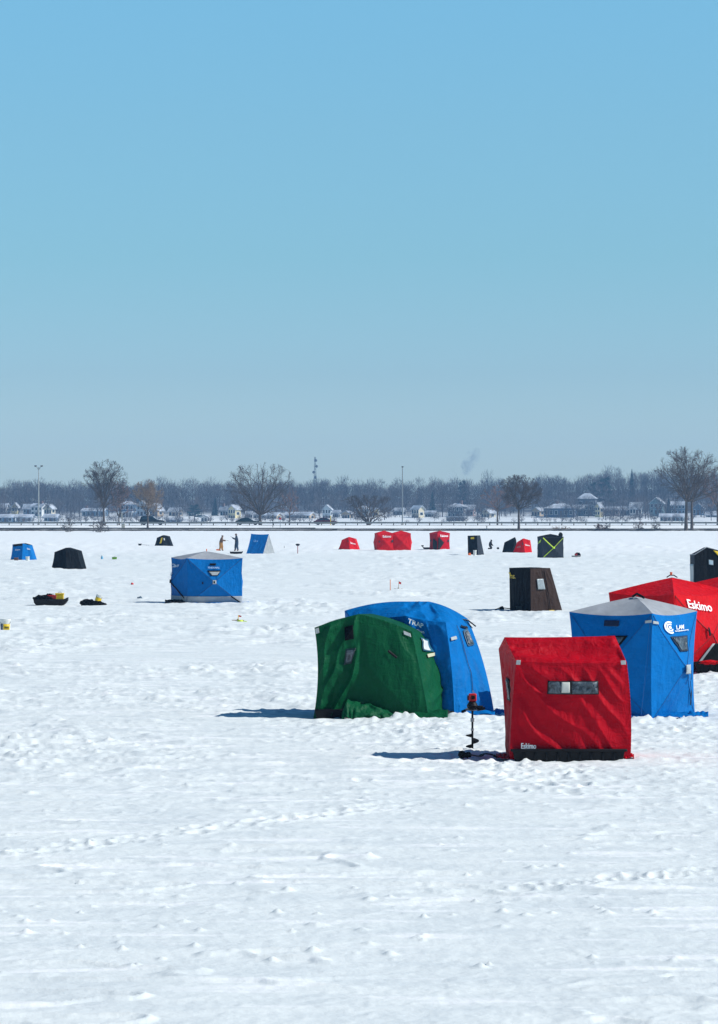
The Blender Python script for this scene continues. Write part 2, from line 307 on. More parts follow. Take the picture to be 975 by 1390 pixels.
# ------------------------------------------------------------------ shelters
class Tent:
    def __init__(s, name, label, cat, px, py, group=None):
        s.d = gd(py); s.ppm = F / s.d
        s.root = thing(name, label, cat, at(px, py, s.d), group); s.v = {}; s.sag = {}; s.parts = {}; s.px0, s.py0 = px, py
    def P(s, k, px, py, dd=0.0): s.v[k] = np.array(at(px, py, s.d + dd)); return s
    def G(s, k, px, dd=0.0, z=-.04):
        d = s.d + dd; s.v[k] = np.array(((px - CX) / F * d, d, z)); return s
    def Z(s, k, px, dd, z): return s.G(k, px, dd, z)
    def edge(s, a, b, t):
        A, B = s.v[a], s.v[b]; t = np.asarray(t)[..., None]
        e = A * (1 - t) + B * t
        sg = s.sag.get(frozenset((a, b)))
        if sg is not None: e = e + np.array(sg) * (4 * t * (1 - t))
        return e
    def face(s, keys, n=(24, 24), bulge=0.0, wr=0.0, hub=0.0, ang=90.0, freq=3.0, part='cloth', seed=0, asp=.22, emit=True):
        k = list(keys)
        if len(k) == 3: k = [k[0], k[1], k[2], k[2]]
        a, b, c, d = k                              # a-b bottom, c above b, d above a
        v = s.v
        lu = np.linalg.norm(v[b] - v[a]) + np.linalg.norm(v[c] - v[d]); lv = np.linalg.norm(v[d] - v[a]) + np.linalg.norm(v[c] - v[b])
        lu, lv = lu / 2, lv / 2
        N = np.cross((v[b] - v[a]) + (v[c] - v[d]), (v[d] - v[a]) + (v[c] - v[b])); N = N / np.linalg.norm(N)
        ca, sa = math.cos(math.radians(ang)), math.sin(math.radians(ang))
        def surf(U, V, off=0.0):
            U = np.asarray(U, float); V = np.asarray(V, float)
            Ue, Ve = U[..., None], V[..., None]
            P = (1 - Ve) * s.edge(a, b, U) + Ve * s.edge(d, c, U) + (1 - Ue) * s.edge(a, d, V) + Ue * s.edge(b, c, V) \
                - ((1 - Ue) * (1 - Ve) * v[a] + Ue * (1 - Ve) * v[b] + (1 - Ue) * Ve * v[d] + Ue * Ve * v[c])
            dist = np.minimum(np.minimum(U, 1 - U) * lu, np.minimum(V, 1 - V) * lv) if len(set(k)) == 4 else np.minimum(U, 1 - U) * (1 - V) * lu
            dist = np.minimum(dist, np.minimum(V, 1 - V) * lv)
            mask = np.clip(dist / (.13 * min(lu, lv) + 1e-6), 0, 1); mask = mask * mask * (3 - 2 * mask)
            D = bulge * 16 * U * (1 - U) * V * (1 - V) * mask
            if hub: D = D + hub * (1 - np.maximum(np.abs(2 * U - 1), np.abs(2 * V - 1))) ** 1.12
            if wr:
                x, y = U * lu, V * lv; p = x * ca + y * sa; q = -x * sa + y * ca
                w1 = pn(p * freq * asp + 7.1 * seed, q * freq + .6 * pn(p * 1.3, q * 1.3, seed + 3), seed)
                w2 = pn(p * freq * asp * 2 + 2.2, q * freq * 2.3, seed + 1)
                w3 = pn(x * 5.5, y * 4.5, seed + 2)
                D = D + wr * mask * ((.30 - np.abs(w1) ** .8) * 1.7 + .28 * w2 + .22 * w3)
            return P + (D + off)[..., None] * N
        surf.N = N; surf.lu = lu; surf.lv = lv
        if emit:
            us = np.linspace(0, 1, n[0] + 1); vv = np.linspace(0, 1, n[1] + 1); U, V = np.meshgrid(us, vv)
            X = surf(U, V).reshape(-1, 3); w = n[0] + 1
            Fc = [(j * w + i, j * w + i + 1, (j + 1) * w + i + 1, (j + 1) * w + i) for j in range(n[1]) for i in range(n[0])]
            Vs, Fs = s.parts.setdefault(part, ([], [])); o = sum(len(q) for q in Vs); Vs.append(X); Fs += [tuple(i + o for i in f) for f in Fc]
        return surf
    def finish(s, mats, sharp=33):
        for part, (Vs, Fs) in s.parts.items():
            mesh_obj(part, np.concatenate(Vs), Fs, mats[part] if isinstance(mats, dict) else mats, s.root, weld=.004, sharp=sharp)
        return s
    # pieces that lie on a face, given in its own u,v
    def patch(s, surf, q, name, m, off=.012, n=(8, 8), parent=None, label=None):
        q = [np.array(p, float) for p in q]
        if len(q) == 3: q = [q[0], q[1], q[2], q[2]]
        U0, V0 = np.meshgrid(np.linspace(0, 1, n[0] + 1), np.linspace(0, 1, n[1] + 1))
        UV = (q[0] * ((1 - U0) * (1 - V0))[..., None] + q[1] * (U0 * (1 - V0))[..., None] + q[2] * (U0 * V0)[..., None] + q[3] * ((1 - U0) * V0)[..., None])
        X = surf(UV[..., 0], UV[..., 1], off).reshape(-1, 3); w = n[0] + 1
        Fc = [(j * w + i, j * w + i + 1, (j + 1) * w + i + 1, (j + 1) * w + i) for j in range(n[1]) for i in range(n[0])]
        o = mesh_obj(name, X, Fc, m, parent or s.root, weld=.0005)
        so_ = o.modifiers.new('thick', 'SOLIDIFY'); so_.thickness = min(.006, off * .8); so_.offset = 0
        if label: o['label'] = label
        return o
    def rect(s, surf, u0, v0, u1, v1, name, m, off=.012, **k):
        return s.patch(surf, [(u0, v0), (u1, v0), (u1, v1), (u0, v1)], name, m, off, **k)
    def line(s, surf, p, q, wdt, name, m, off=.012, n=16):
        p = np.array(p, float); q = np.array(q, float); t = (q - p) * np.array([surf.lu, surf.lv]); t = t / np.linalg.norm(t)
        o = np.array([-t[1] / surf.lu, t[0] / surf.lv]) * wdt / 2
        return s.patch(surf, [p - o, q - o, q + o, p + o], name, m, off, n=(n, 1))
    def text(s, surf, string, u0, v0, u1, v1, m, off=.016, shear=0.0, rise=0.0, bold=.02, name='lettering', sub=2):
        cu = bpy.data.curves.new('lettering', 'FONT'); cu.body = string; cu.offset = min(bold, .012); cu.shear = shear; cu.resolution_u = 3; cu.fill_mode = 'FRONT'
        tmp = bpy.data.objects.new('tmp', cu); COL.objects.link(tmp)
        dg = bpy.context.evaluated_depsgraph_get(); ev = tmp.evaluated_get(dg); me = ev.to_mesh()
        bm = bmesh.new(); bm.from_mesh(me); ev.to_mesh_clear(); bpy.data.objects.remove(tmp)
        bmesh.ops.triangulate(bm, faces=bm.faces); bmesh.ops.subdivide_edges(bm, edges=bm.edges, cuts=sub, use_grid_fill=True)
        V = np.array([v.co[:] for v in bm.verts]); Fc = [[v.index for v in f.verts] for f in bm.faces]; bm.free()
        x = (V[:, 0] - V[:, 0].min()) / np.ptp(V[:, 0]); y = (V[:, 1] - V[:, 1].min()) / np.ptp(V[:, 1])
        k = len(V); sh = bold * .35
        if bold > .015: x = np.concatenate([x * (1 - sh), x * (1 - sh) + sh / 2, x * (1 - sh) + sh]); y = np.concatenate([y, y, y]); Fc = Fc + [[i + k for i in f] for f in Fc] + [[i + 2 * k for i in f] for f in Fc]; off = np.concatenate([np.full(k, off), np.full(k, off + .002), np.full(k, off + .004)])
        X = surf(u0 + (u1 - u0) * x, v0 + (v1 - v0) * y + rise * x, off)
        return mesh_obj(name, X, Fc, m, s.root)
    def flap(s, px0, px1, dd, out, m, name='skirt_flap', seed=0, side=0, z=.05):
        """loose skirt cloth spread over the snow from px0 to px1, coming out towards the camera (or sideways)"""
        n = 26; V = []; rows = 5
        for j in range(rows + 1):
            t = j / rows
            for i in range(n + 1):
                u = i / n; d = s.d + dd - out * t * (1 + .35 * float(pn(u * 5, seed, seed)))
                px = px0 + (px1 - px0) * u + side * t
                x = (px - CX) / F * d
                V.append((x, d, z * (1 - t) ** 1.3 + .03 + .05 * float(pn(u * 5, t * 1.6 + seed, seed + 5)) * (1 - .3 * t)))
        w_ = n + 1; Fc = [(j * w_ + i, j * w_ + i + 1, (j + 1) * w_ + i + 1, (j + 1) * w_ + i) for j in range(rows) for i in range(n)]
        o = mesh_obj(name, V, Fc, m, s.root, sharp=0)
        so_ = o.modifiers.new('thick', 'SOLIDIFY'); so_.thickness = .008
        return o
    def piles(s, px0, px1, dd=-.15, n=10, r=(.1, .2), h=(.03, .09)):
        R = random.Random(int(s.d * 10) + n)
        for i in range(n):
            d = s.d + dd + R.uniform(-.12, .12); px = R.uniform(px0, px1)
            PILES.append(((px - CX) / F * d, d, R.uniform(*r), R.uniform(*h)))
def lin(t, a, b): return a + (b - a) * t

def cube_hub(T, c, l, r, ztop, zap, hub=.24, flare=1.03, n=30, wr=.012, roof='roof', wall='cloth', apoff=(0, 0), roofbulge=.0, key=''):
    """pop-up hub shelter: c near corner, l and r its neighbours, each (px, ddepth) on the ice"""
    def g(p): d = T.d + p[1]; return np.array(((p[0] - CX) / F * d, d, 0.0))
    C, L_, R_ = g(c), g(l), g(r); B = L_ + R_ - C; mid = (L_ + R_) / 2
    K = {}
    for nme, q in (('c', C), ('l', L_), ('r', R_), ('b', B)):
        T.v[key + nme] = q + np.array([0, 0, -.04]); t = mid + (q - mid) * flare; T.v[key + nme + 't'] = t + np.array([0, 0, ztop])
    T.v[key + 'ap'] = mid + np.array([apoff[0], apoff[1], zap])
    for a, b in (('c', 'l'), ('c', 'r'), ('l', 'b'), ('r', 'b')):
        m_ = (T.v[key + a + 't'] + T.v[key + b + 't']) / 2; inn = mid - m_; inn[2] = 0; inn = inn / np.linalg.norm(inn)
        T.sag[frozenset((key + a + 't', key + b + 't'))] = inn * .06 + np.array([0, 0, -.055])
    for a in 'clrb':
        q = T.v[key + a]; inn = mid - q; inn[2] = 0; inn = inn / np.linalg.norm(inn)
        T.sag[frozenset((key + a, key + a + 't'))] = inn * .05
        T.sag[frozenset((key + a + 't', key + 'ap'))] = np.array([0, 0, .012])
    out = {}
    for nme, (a, b) in {'left': ('l', 'c'), 'right': ('c', 'r'), 'bl': ('b', 'l'), 'br': ('r', 'b')}.items():
        out[nme] = T.face([key + a, key + b, key + b + 't', key + a + 't'], (n, n), 0, wr, hub, ang=60, part=wall, seed=len(nme) + 3)
        out['roof_' + nme] = T.face([key + a + 't', key + b + 't', key + 'ap'], (n, n // 2), roofbulge, wr * .4, 0, part=roof, seed=len(nme))
    return out

def sled_tub(name, parent_thing, px0, px1, dfront, depth, h, m=None, rim=True, label=None, top=False):
    """a moulded black tub; as a part of parent_thing"""
    ppm = F / dfront; w = (px1 - px0) / ppm; x0 = (px0 - CX) / F * dfront
    mb = MB(); t = h * .45
    nx = 9
    mb.box(x0, x0 + w, dfront, dfront + depth, -.03, h, tx=t * .6, ty=t * .4)
    for i in range(nx):                                  # pressed ribs along the near side
        a = x0 + w * (.1 + .8 * i / (nx - 1)); mb.box(a - w * .012, a + w * .012, dfront - .012, dfront + .03, 0.0, h * .8)
    if rim: mb.box(x0 - .03, x0 + w + .03, dfront - .03, dfront + .04, h - .015, h + .02)
    return mb.build(name, m or BLACK, parent_thing, bevel=.012, local=False)

# ---- 1. red flip-over shelter in front
G_FLIP = 'fold-over fishing shelters close to the camera'
T = Tent('ice_shelter', 'dark red boxy shelter with long clear window above a black sled base, nearest of all', 'ice shelter', 770, 1032)
T.G('bfl', 692).G('bfr', 856).P('tfl', 701, 898).P('tfr', 851, 899).P('pl', 685, 865, .40).P('pr', 835, 863, .40)
T.Z('sl', 677, 1.35, 1.52); T.G('bbl', 687, 1.55); T.Z('sr', 836, 1.35, 1.50); T.G('bbr', 846, 1.55)
T.sag[frozenset(('bfr', 'tfr'))] = (.035, 0, 0); T.sag[frozenset(('bfl', 'tfl'))] = (-.015, .02, 0); T.sag[frozenset(('bbl', 'sl'))] = (.02, 0, 0)
T.sag[frozenset(('pl', 'pr'))] = (0, 0, -.01); T.sag[frozenset(('tfl', 'tfr'))] = (0, -.02, -.015)
fr = T.face(['bfl', 'bfr', 'tfr', 'tfl'], (120, 120), .05, .052, ang=-50, freq=3.6, seed=24, asp=.10)
T.face(['tfl', 'tfr', 'pr', 'pl'], (100, 40), -.05, .06, ang=8, freq=4, seed=8, asp=.12)
T.face(['pl', 'pr', 'sr', 'sl'], (30, 14), 0, .01, seed=2)
lf = T.face(['bbl', 'bfl', 'tfl', 'sl'], (40, 70), -.04, .045, ang=88, freq=5, seed=6)
T.face(['sl', 'tfl', 'pl'], (24, 24), -.02, .03, ang=60, freq=5, seed=9)
T.face(['bfr', 'bbr', 'sr', 'tfr'], (30, 30), .0, .02, seed=11); T.face(['tfr', 'sr', 'pr'], (20, 20), 0, .02, seed=12)
T.face(['bbr', 'bbl', 'sl', 'sr'], (20, 20), 0, .02, seed=13)
T.finish(RED, 62)
def fuv(x0, y0, x1, y1, X0, Y0, X1, Y1):       # photo box to u,v of a face whose photo box is X0..Y1
    return ((x0 - X0) / (X1 - X0), (Y1 - y1) / (Y1 - Y0), (x1 - X0) / (X1 - X0), (Y1 - y0) / (Y1 - Y0))
R_ = (697, 898, 853, 1032)
u = fuv(742, 922, 811, 940, *R_)
wf = T.rect(fr, *u, 'window', BLACK, .02, n=(20, 6))
T.rect(fr, *fuv(743.5, 923, 809.5, 939, *R_), 'pane', vinyl(), .028, n=(20, 6), parent=wf)
T.rect(fr, *fuv(761, 923.5, 772, 937.5, *R_), 'pale_card', mat('pale_card', (.55, .55, .5), .7), .034, n=(6, 6), parent=wf)
T.rect(fr, *fuv(773, 922.5, 775, 939, *R_), 'pane_strip', BLACK, .036, n=(2, 6), parent=wf)
T.rect(fr, *fuv(697, 896, 703, 902, *R_), 'reflector', REFL, .02); T.rect(fr, *fuv(844.5, 895.5, 851.5, 901, *R_), 'reflector', REFL, .02)
T.text(fr, 'Eskimo', *fuv(711, 1005.5, 730.5, 1013, *R_), WHITE, .03, bold=.06)
lw = T.rect(lf, .42, .56, .62, .78, 'side_window', BLACK, .02); T.rect(lf, .46, .58, .58, .76, 'pane', vinyl(), .03, parent=lw)
sled_tub('sled_base', T.root, 696, 849, T.d - .10, 1.0, .145)
T.flap(674, 696, .55, .5, RED, seed=3, z=.02); T.flap(848, 861, .10, .14, RED, seed=4, z=.05)
T.piles(700, 850, -.35, 6, (.08, .14), (.01, .02)); T.piles(862, 905, .1, 5, (.1, .16), (.02, .05))

# ---- 2. green flip-over
T = Tent('ice_shelter', 'dark green fishing shelter with peaked roof and crumpled skirt, standing before the large blue one', 'ice shelter', 515, 975)
T.G('bl', 425).P('tl', 427, 852).P('pk', 487, 833.5).P('fr', 559, 857).G('br', 583, -.25).G('bm', 495, -.05)
T.P('tlb', 446, 850, 1.35).P('pkb', 505, 833, 1.35).P('frb', 577, 859, 1.3).G('brb', 609, .95).G('blb', 444, 1.35)
T.sag[frozenset(('bl', 'tl'))] = (.07, 0, 0); T.sag[frozenset(('tl', 'pk'))] = (0, 0, .012); T.sag[frozenset(('pk', 'fr'))] = (0, 0, .03)
T.sag[frozenset(('pkb', 'frb'))] = (0, 0, .03); T.sag[frozenset(('br', 'fr'))] = (.01, -.02, 0); T.sag[frozenset(('brb', 'frb'))] = (.12, 0, .02)
T.sag[frozenset(('bm', 'pk'))] = (0, -.02, 0)
ga = T.face(['bl', 'bm', 'pk', 'tl'], (60, 110), -.03, .20, ang=66, freq=2.3, seed=5, asp=.13)
gb = T.face(['bm', 'br', 'fr', 'pk'], (60, 90), .05, .035, ang=100, freq=2.0, seed=7)
gc = T.face(['br', 'brb', 'frb', 'fr'], (50, 80), .05, .05, ang=20, freq=3.4, seed=9)
T.face(['tl', 'pk', 'pkb', 'tlb'], (24, 16), .03, .01, seed=2); T.face(['pk', 'fr', 'frb', 'pkb'], (30, 16), .03, .008, seed=3)
T.face(['blb', 'bl', 'tl', 'tlb'], (16, 30), -.04, .02, seed=1); T.v['bmb'] = T.v['bm'] + np.array([.2, 1.3, 0])
T.face(['bmb', 'blb', 'tlb', 'pkb'], (12, 12), 0, 0); T.face(['brb', 'bmb', 'pkb', 'frb'], (12, 12), 0, 0)
T.finish(GREEN, 50)
T.rect(ga, .66, .78, .86, .91, 'vent', BLACKF, .02)
wf = T.patch(ga, [(.60, .545), (.77, .55), (.90, .69), (.66, .70)], 'window', mat('dark_green_trim', (.006, .03, .03), .5), .02); T.patch(ga, [(.64, .565), (.76, .57), (.87, .675), (.68, .68)], 'pane', vinyl(), .03, parent=wf)
T.rect(ga, .01, .93, .09, .985, 'reflector', REFL, .016)
T.rect(gb, .83, .925, .965, .965, 'reflector', REFL, .02)
T.line(gb, (.49, .70), (.63, .645), .05, 'strap', BLACK, .025); 
wf = T.patch(gc, [(.28, .78), (.85, .74), (.90, .90), (.30, .93)], 'window', mat('blue_green_trim', (.02, .14, .22), .4), .025)
T.patch(gc, [(.30, .79), (.56, .77), (.56, .88), (.32, .91)], 'pane', mat('frosted_pane', (.65, .68, .68), .5), .04, parent=wf)
T.patch(gc, [(.38, .695), (.82, .715), (.80, .745), (.40, .735)], 'reflector', mat('cream_tape', (.55, .55, .38), .5), .03)
mb = MB(); x0, y0, _ = T.v['bl']; mb.box(x0 + .02, x0 + 1.2, y0 - .12, y0 + .9, -.04, .16, tx=.05, ty=.03); mb.build('sled_base', BLACK, T.root, bevel=.03, local=False)
# crumpled skirt lying at the foot
V = []; n = 60; rows = 16
for j in range(rows + 1):
    for i in range(n + 1):
        u = i / n; t = j / rows; px = 464 + 76 * u; hh = .30 * (1 - u) ** .7 * min(1, u * 9 + .15) + .05
        z = hh * math.sin(math.pi * (1 - t) / 2 + .08) ; y = T.d - .13 - .30 * math.sin(t * 1.5) * (.45 + .8 * (1 - u))
        k = .10 * float(pn(u * 7, t * 2.1, 3)) + .03 * float(pn(u * 15, t * 4, 9))
        V.append(((px - CX) / F * y, y - abs(k) * 1.3, max(z + k * .7, -.03)))
w_ = n + 1; mesh_obj('crumpled_skirt', V, [(j * w_ + i, j * w_ + i + 1, (j + 1) * w_ + i + 1, (j + 1) * w_ + i) for j in range(rows) for i in range(n)], GREEN, T.root, sharp=0)
T.flap(540, 608, -.12, .30, GREEN, seed=8, z=.12); T.flap(596, 617, .7, .4, mat('black_skirt', (.01, .012, .012), .6), seed=12, z=.1, name='black_flap')
T.piles(534, 562, -.50, 14, (.07, .13), (.05, .13)); T.piles(560, 580, -.6, 6, (.07, .12), (.02, .05)); T.piles(614, 634, .2, 12, (.08, .13), (.04, .11))
T.piles(475, 530, -.75, 9, (.08, .15), (.01, .04))

# ---- 3. large blue flip-over behind the green one
T = Tent('ice_shelter', 'large bright blue fishing shelter with white lettering, partly hidden behind the green one', 'ice shelter', 600, 971)
T.G('bl', 482, .9).P('ntl', 478, 843, .8).P('npk', 551, 836, .1).P('nfr', 605, 845, 0).G('nbr', 617, -.35)
T.P('ftl', 468, 829, 1.3).P('fpk', 549, 816.5, 1.2).P('fp2', 582, 816.5, 1.3).P('ffr', 635, 840, 1.25).G('fbr', 672, .1).G('nbm', 558, .1)
T.sag[frozenset(('ftl', 'fpk'))] = (0, 0, .045); T.sag[frozenset(('fp2', 'ffr'))] = (0, 0, .045); T.sag[frozenset(('ffr', 'fbr'))] = (.05, 0, .05); T.sag[frozenset(('nfr', 'nbr'))] = (.03, -.02, 0)
T.sag[frozenset(('npk', 'nfr'))] = (0, .03, -.02)
T.face(['bl', 'nbm', 'npk', 'ntl'], (30, 40), -.12, .03, seed=2)
s1 = T.face(['nbm', 'nbr', 'nfr', 'npk'], (50, 80), -.05, .08, ang=95, freq=3, seed=14)
s2 = T.face(['nbr', 'fbr', 'ffr', 'nfr'], (50, 90), .03, .05, ang=100, freq=3.2, seed=5)
T.face(['ntl', 'npk', 'fpk', 'ftl'], (40, 20), .0, .035, ang=20, freq=3, seed=6)
T.face(['npk', 'nfr', 'fp2', 'fpk'], (50, 40), .02, .06, ang=75, freq=4, seed=7); T.face(['nfr', 'ffr', 'fp2'], (30, 20), .02, .02, seed=8)
T.G('fbl', 476, 2.2); T.v['xtl'] = T.v['ftl'] + np.array([0, .9, -.1]); T.v['xfr'] = T.v['ffr'] + np.array([-.3, .6, -.1]); T.v['xpk'] = T.v['fp2'] + np.array([-.2, .6, -.1]); T.v['xbr'] = T.v['fbr'] + np.array([-.5, 1.4, 0])
T.face(['fbl', 'bl', 'ntl', 'ftl'], (10, 10)); T.face(['fbr', 'xbr', 'fp2', 'ffr'], (10, 10)); T.face(['xbr', 'fbl', 'ftl', 'fpk'], (10, 10)); T.face(['xbr', 'fpk', 'fp2'], (8, 8))
T.finish(BLUE, 45)
S = (553, 838, 611, 972)
T.text(s1, 'TRAP', .08, .935, .45, .985, WHITE, .035, shear=.25, rise=-.025, bold=.04)
T.text(s1, 'Clam', .24, .86, .44, .89, WHITE, .035, bold=.01); T.text(s1, 'X', .32, .82, .38, .845, WHITE, .035)
T.text(s1, 'ER', .38, .755, .56, .80, WHITE, .035, bold=.03)
T.rect(s2, .05, .80, .21, .835, 'reflector', REFL, .03)
wf = T.patch(s2, [(.60, .71), (.80, .71), (.74, .90), (.60, .88)], 'window', mat('grey_blue_trim', (.05, .12, .2), .4), .02); T.patch(s2, [(.64, .725), (.77, .725), (.71, .87), (.63, .86)], 'pane', vinyl(), .035, parent=wf)
T.patch(s2, [(.54, .925), (.80, .885), (.78, .905), (.56, .945)], 'window_strap', BLACK, .03)
T.line(s2, (.40, .95), (.50, .10), .012, 'zipper', mat('navy_zip', (.004, .02, .09), .5), .02, n=40)
mb = MB(); p = T.v['ffr']; mb.tube([p + np.array([-.25, -.35, .02]), p + np.array([0, -.2, -.02]), p + np.array([.14, -.1, -.13])], .012); mb.tube([p + np.array([-.05, -.2, 0]), p + np.array([.08, -.15, -.16])], .008); mb.build('tie_cord', BLACK, T.root, local=False)
T.flap(612, 672, -.1, .2, BLUE, seed=4, z=.06); T.flap(664, 686, .35, .35, BLUE, seed=5, z=.05)

# ---- 4. blue hub with grey roof at the right
G_HUB = 'pop-up hub shelters on the ice'
T = Tent('hub_shelter', 'bright blue cube shelter with pale grey pitched roof, just behind the dark red one', 'ice shelter', 870, 976)
q = cube_hub(T, (885, 0), (776, .9), (944, 1.35), 1.80, 2.06, hub=.31, flare=1.035, n=64, wr=.016, apoff=(.03, 0))
T.finish({'cloth': BLUE, 'roof': GREYF}, 14)
rt, lt = q['right'], q['left']
T.rect(rt, .0, .905, .09, .93, 'reflector', REFL, .02); T.rect(lt, .93, .915, 1.0, .94, 'reflector', REFL, .02)
T.rect(lt, .42, .90, .60, .955, 'vent', mat('navy_vent', (.004, .012, .05), .6), .02)
wf = T.patch(lt, [(.52, .72), (.66, .72), (.74, .81), (.48, .81)], 'window', BLACKF, .02); T.patch(lt, [(.53, .73), (.64, .73), (.70, .80), (.50, .80)], 'pane', vinyl(), .028, parent=wf)
wf = T.patch(rt, [(.46, .655), (.62, .655), (.70, .80), (.33, .80)], 'window', mat('navy_trim', (.005, .03, .08), .5), .02, n=(12, 12))
T.patch(rt, [(.48, .665), (.60, .665), (.67, .79), (.37, .79)], 'pane', vinyl(), .032, parent=wf, n=(12, 12))
T.text(rt, 'LAM', .50, .865, .68, .905, WHITE, .03, shear=.2, bold=.02); T.text(rt, 'outdoors', .46, .845, .74, .86, WHITE, .03, bold=.02)
SEAM = mat('blue_seam', (.001, .085, .30), .7)
for sf in (rt, lt):
    for a_, b_ in (((.0, .0), (.5, .5)), ((.5, .5), (1, 1)), ((1, 0), (.5, .5)), ((.5, .5), (0, 1))): T.line(sf, a_, b_, .008, 'seam', SEAM, .006, n=30)
# round fish-and-shell emblem: three arcs
mb = MB()
for r0, r1, a0, a1 in ((.070, .095, 60, 300), (.040, .060, 50, 330), (.0, .026, 0, 360)):
    n = 26; base = len(mb.V)
    UV = [(r, math.radians(a0 + (a1 - a0) * i / n)) for i in range(n + 1) for r in (r0, r1)]
    U = np.array([.36 + r * 1.45 * math.cos(a) for r, a in UV]); Vv = np.array([.885 + r * .62 * math.sin(a) for r, a in UV])
    mb.add(rt(U, Vv, .03), [(2 * i, 2 * i + 1, 2 * i + 3, 2 * i + 2) for i in range(n)])
mb.build('emblem', WHITE, T.root, local=False)
T.rect(rt, .46, .44, .60, .53, 'pull_tab', REFL, .05); T.line(rt, (.60, .47), (.62, .38), .05, 'strap', BLACK, .06)
T.line(rt, (.70, .36), (.80, .12), .03, 'zipper', BLACK, .03)
p = T.v['ap']; mb = MB(); mb.tube([p + np.array([-.05, -.05, -.0]), p + np.array([.02, -.12, .05]), p + np.array([.14, -.2, -.02])], .022); mb.build('roof_strap', BLACK, T.root, local=False)
T.flap(884, 944, .55, .5, BLUE, seed=6, z=.05); T.flap(936, 962, .5, .35, BLUE, seed=7, z=.06); T.flap(840, 884, .3, .3, BLUE, seed=9, z=.05)
T.piles(850, 950, -.32, 44, (.07, .13), (.03, .085))

# ---- 5. bright red double hub, runs out of frame
T = Tent('double_hub_shelter', 'large bright red shelter with big white lettering, cut off by the right edge', 'ice shelter', 930, 914)
q = cube_hub(T, (915, 0), (829, 1.5), (996, 1.6), 1.74, 2.08, hub=.30, n=50, wr=.014, apoff=(.0, 0), roof='cloth')
q2 = cube_hub(T, (996, 1.6), (910, 3.1), (1077, 3.2), 1.78, 2.12, hub=.30, n=30, wr=.014, roof='cloth', key='k')
T.finish(BRED, 14)
rt = q['right']
T.text(rt, 'Eskimo', .19, .845, .58, .955, WHITE, .035, rise=-.05, bold=.02, sub=3)
for a_, b_ in (((.0, .0), (.5, .5)), ((.5, .5), (1, 1)), ((1, 0), (.5, .5)), ((.5, .5), (0, 1))): T.line(rt, a_, b_, .016, 'seam', mat('dark_red_seam', (.25, .003, .006), .7), .006, n=30)
wf = T.patch(rt, [(.30, .05), (.99, .05), (.94, .36), (.52, .39)], 'doorway', BLACKF, .05, n=(14, 14)); T.patch(rt, [(.26, .05), (.31, .05), (.54, .39), (.50, .39)], 'door_edge', GREYF, .06)
T.line(rt, (.43, .60), (.44, .49), .05, 'strap', BLACK, .05); T.line(rt, (.66, .52), (.67, .42), .05, 'strap', BLACK, .05)
sled_tub('sled_base', T.root, 944, 1040, T.d - .15, .8, .24)
p = T.v['ap']; mb = MB(); mb.tube([p + np.array([-.12, 0, .0]), p + np.array([-.05, 0, .05]), p + np.array([.04, 0, .05]), p + np.array([.12, 0, .0])], .014); mb.build('roof_loop', BLACK, T.root, local=False)
mb = MB(); mb.box(p[0] - .05, p[0] + .01, p[1] - .03, p[1] + .03, p[2] + .05, p[2] + .12, .01, .01); mb.build('roof_flag', ORG, T.root, bevel=.01, local=False)
mb = MB(); V, Fc = blob((962 - CX) / F * T.d, T.d - .1, .24, .22, .12, .05, 3); mb.add(V, Fc); V, Fc = blob((968 - CX) / F * T.d + .2, T.d - .1, .24, .25, .12, .04, 5); mb.add(V, Fc); mb.build('loose_cloth', BRED, T.root, local=False, smooth=True)

# ---- 6. far blue hub with grey roof and grey band
T = Tent('hub_shelter', 'blue hub shelter with grey roof and grey lower band, standing alone left of centre', 'ice shelter', 282, 819.5)
q = cube_hub(T, (253.5, 0), (232.5, 2.1), (329.5, .1), 1.80, 2.06, hub=.42, n=40, wr=.012, flare=1.0)
T.finish({'cloth': BLUE, 'roof': GREYF}, 14)
rt, lt = q['right'], q['left']
for sf in (rt, lt):
    for a_, b_ in (((.0, .0), (.5, .5)), ((.5, .5), (1, 1)), ((1, 0), (.5, .5)), ((.5, .5), (0, 1))): T.line(sf, a_, b_, .02, 'seam', mat('navy_seam', (.001, .06, .22), .7), .006, n=30)
for sf in (rt, lt): T.patch(sf, [(0, .03), (1, .03), (1, .185), (0, .185)], 'grey_band', GREYF, .02, n=(24, 8))
T.line(rt, (.80, .185), (.97, .04), .05, 'band_seam', BLACKF, .035)
T.rect(rt, .47, .46, .535, .545, 'hub_plate', REFL, .04); T.rect(rt, .49, .48, .515, .525, 'hub_knob', BLACK, .06)
T.rect(rt, .27, .455, .295, .50, 'strap', BLACK, .03)
T.text(rt, 'THERMAL', .38, .80, .60, .84, mat('pale_blue_lettering', (.40, .55, .75), .6), .04, shear=.2, bold=.03); T.rect(rt, .42, .87, .53, .915, 'vent', BLACKF, .03)
wf = T.patch(rt, [(.44, .645), (.57, .645), (.62, .76), (.37, .76)], 'window', BLACKF, .025); T.patch(rt, [(.46, .655), (.55, .655), (.60, .73), (.40, .73)], 'pane', REFL, .04, parent=wf)
T.text(lt, 'Clam', .12, .80, .62, .88, WHITE, .04, shear=.3, rise=.03); T.text(lt, 'ice', .1, .62, .42, .72, WHITE, .04, shear=.3)
T.line(lt, (.5, .5), (.93, .14), .05, 'zipper', BLACK, .03); T.rect(lt, .46, .47, .54, .55, 'hub_knob', BLACK, .05)
p = T.v['ap']; mb = MB(); mb.tube([p, p + np.array([0, 0, .1])], .02); mb.build('roof_knob', ORG, T.root, local=False)
T.flap(224, 252, .3, .5, BLACKF, seed=3, z=.12); T.flap(252, 338, .25, .45, BLUE, seed=4, z=.04)

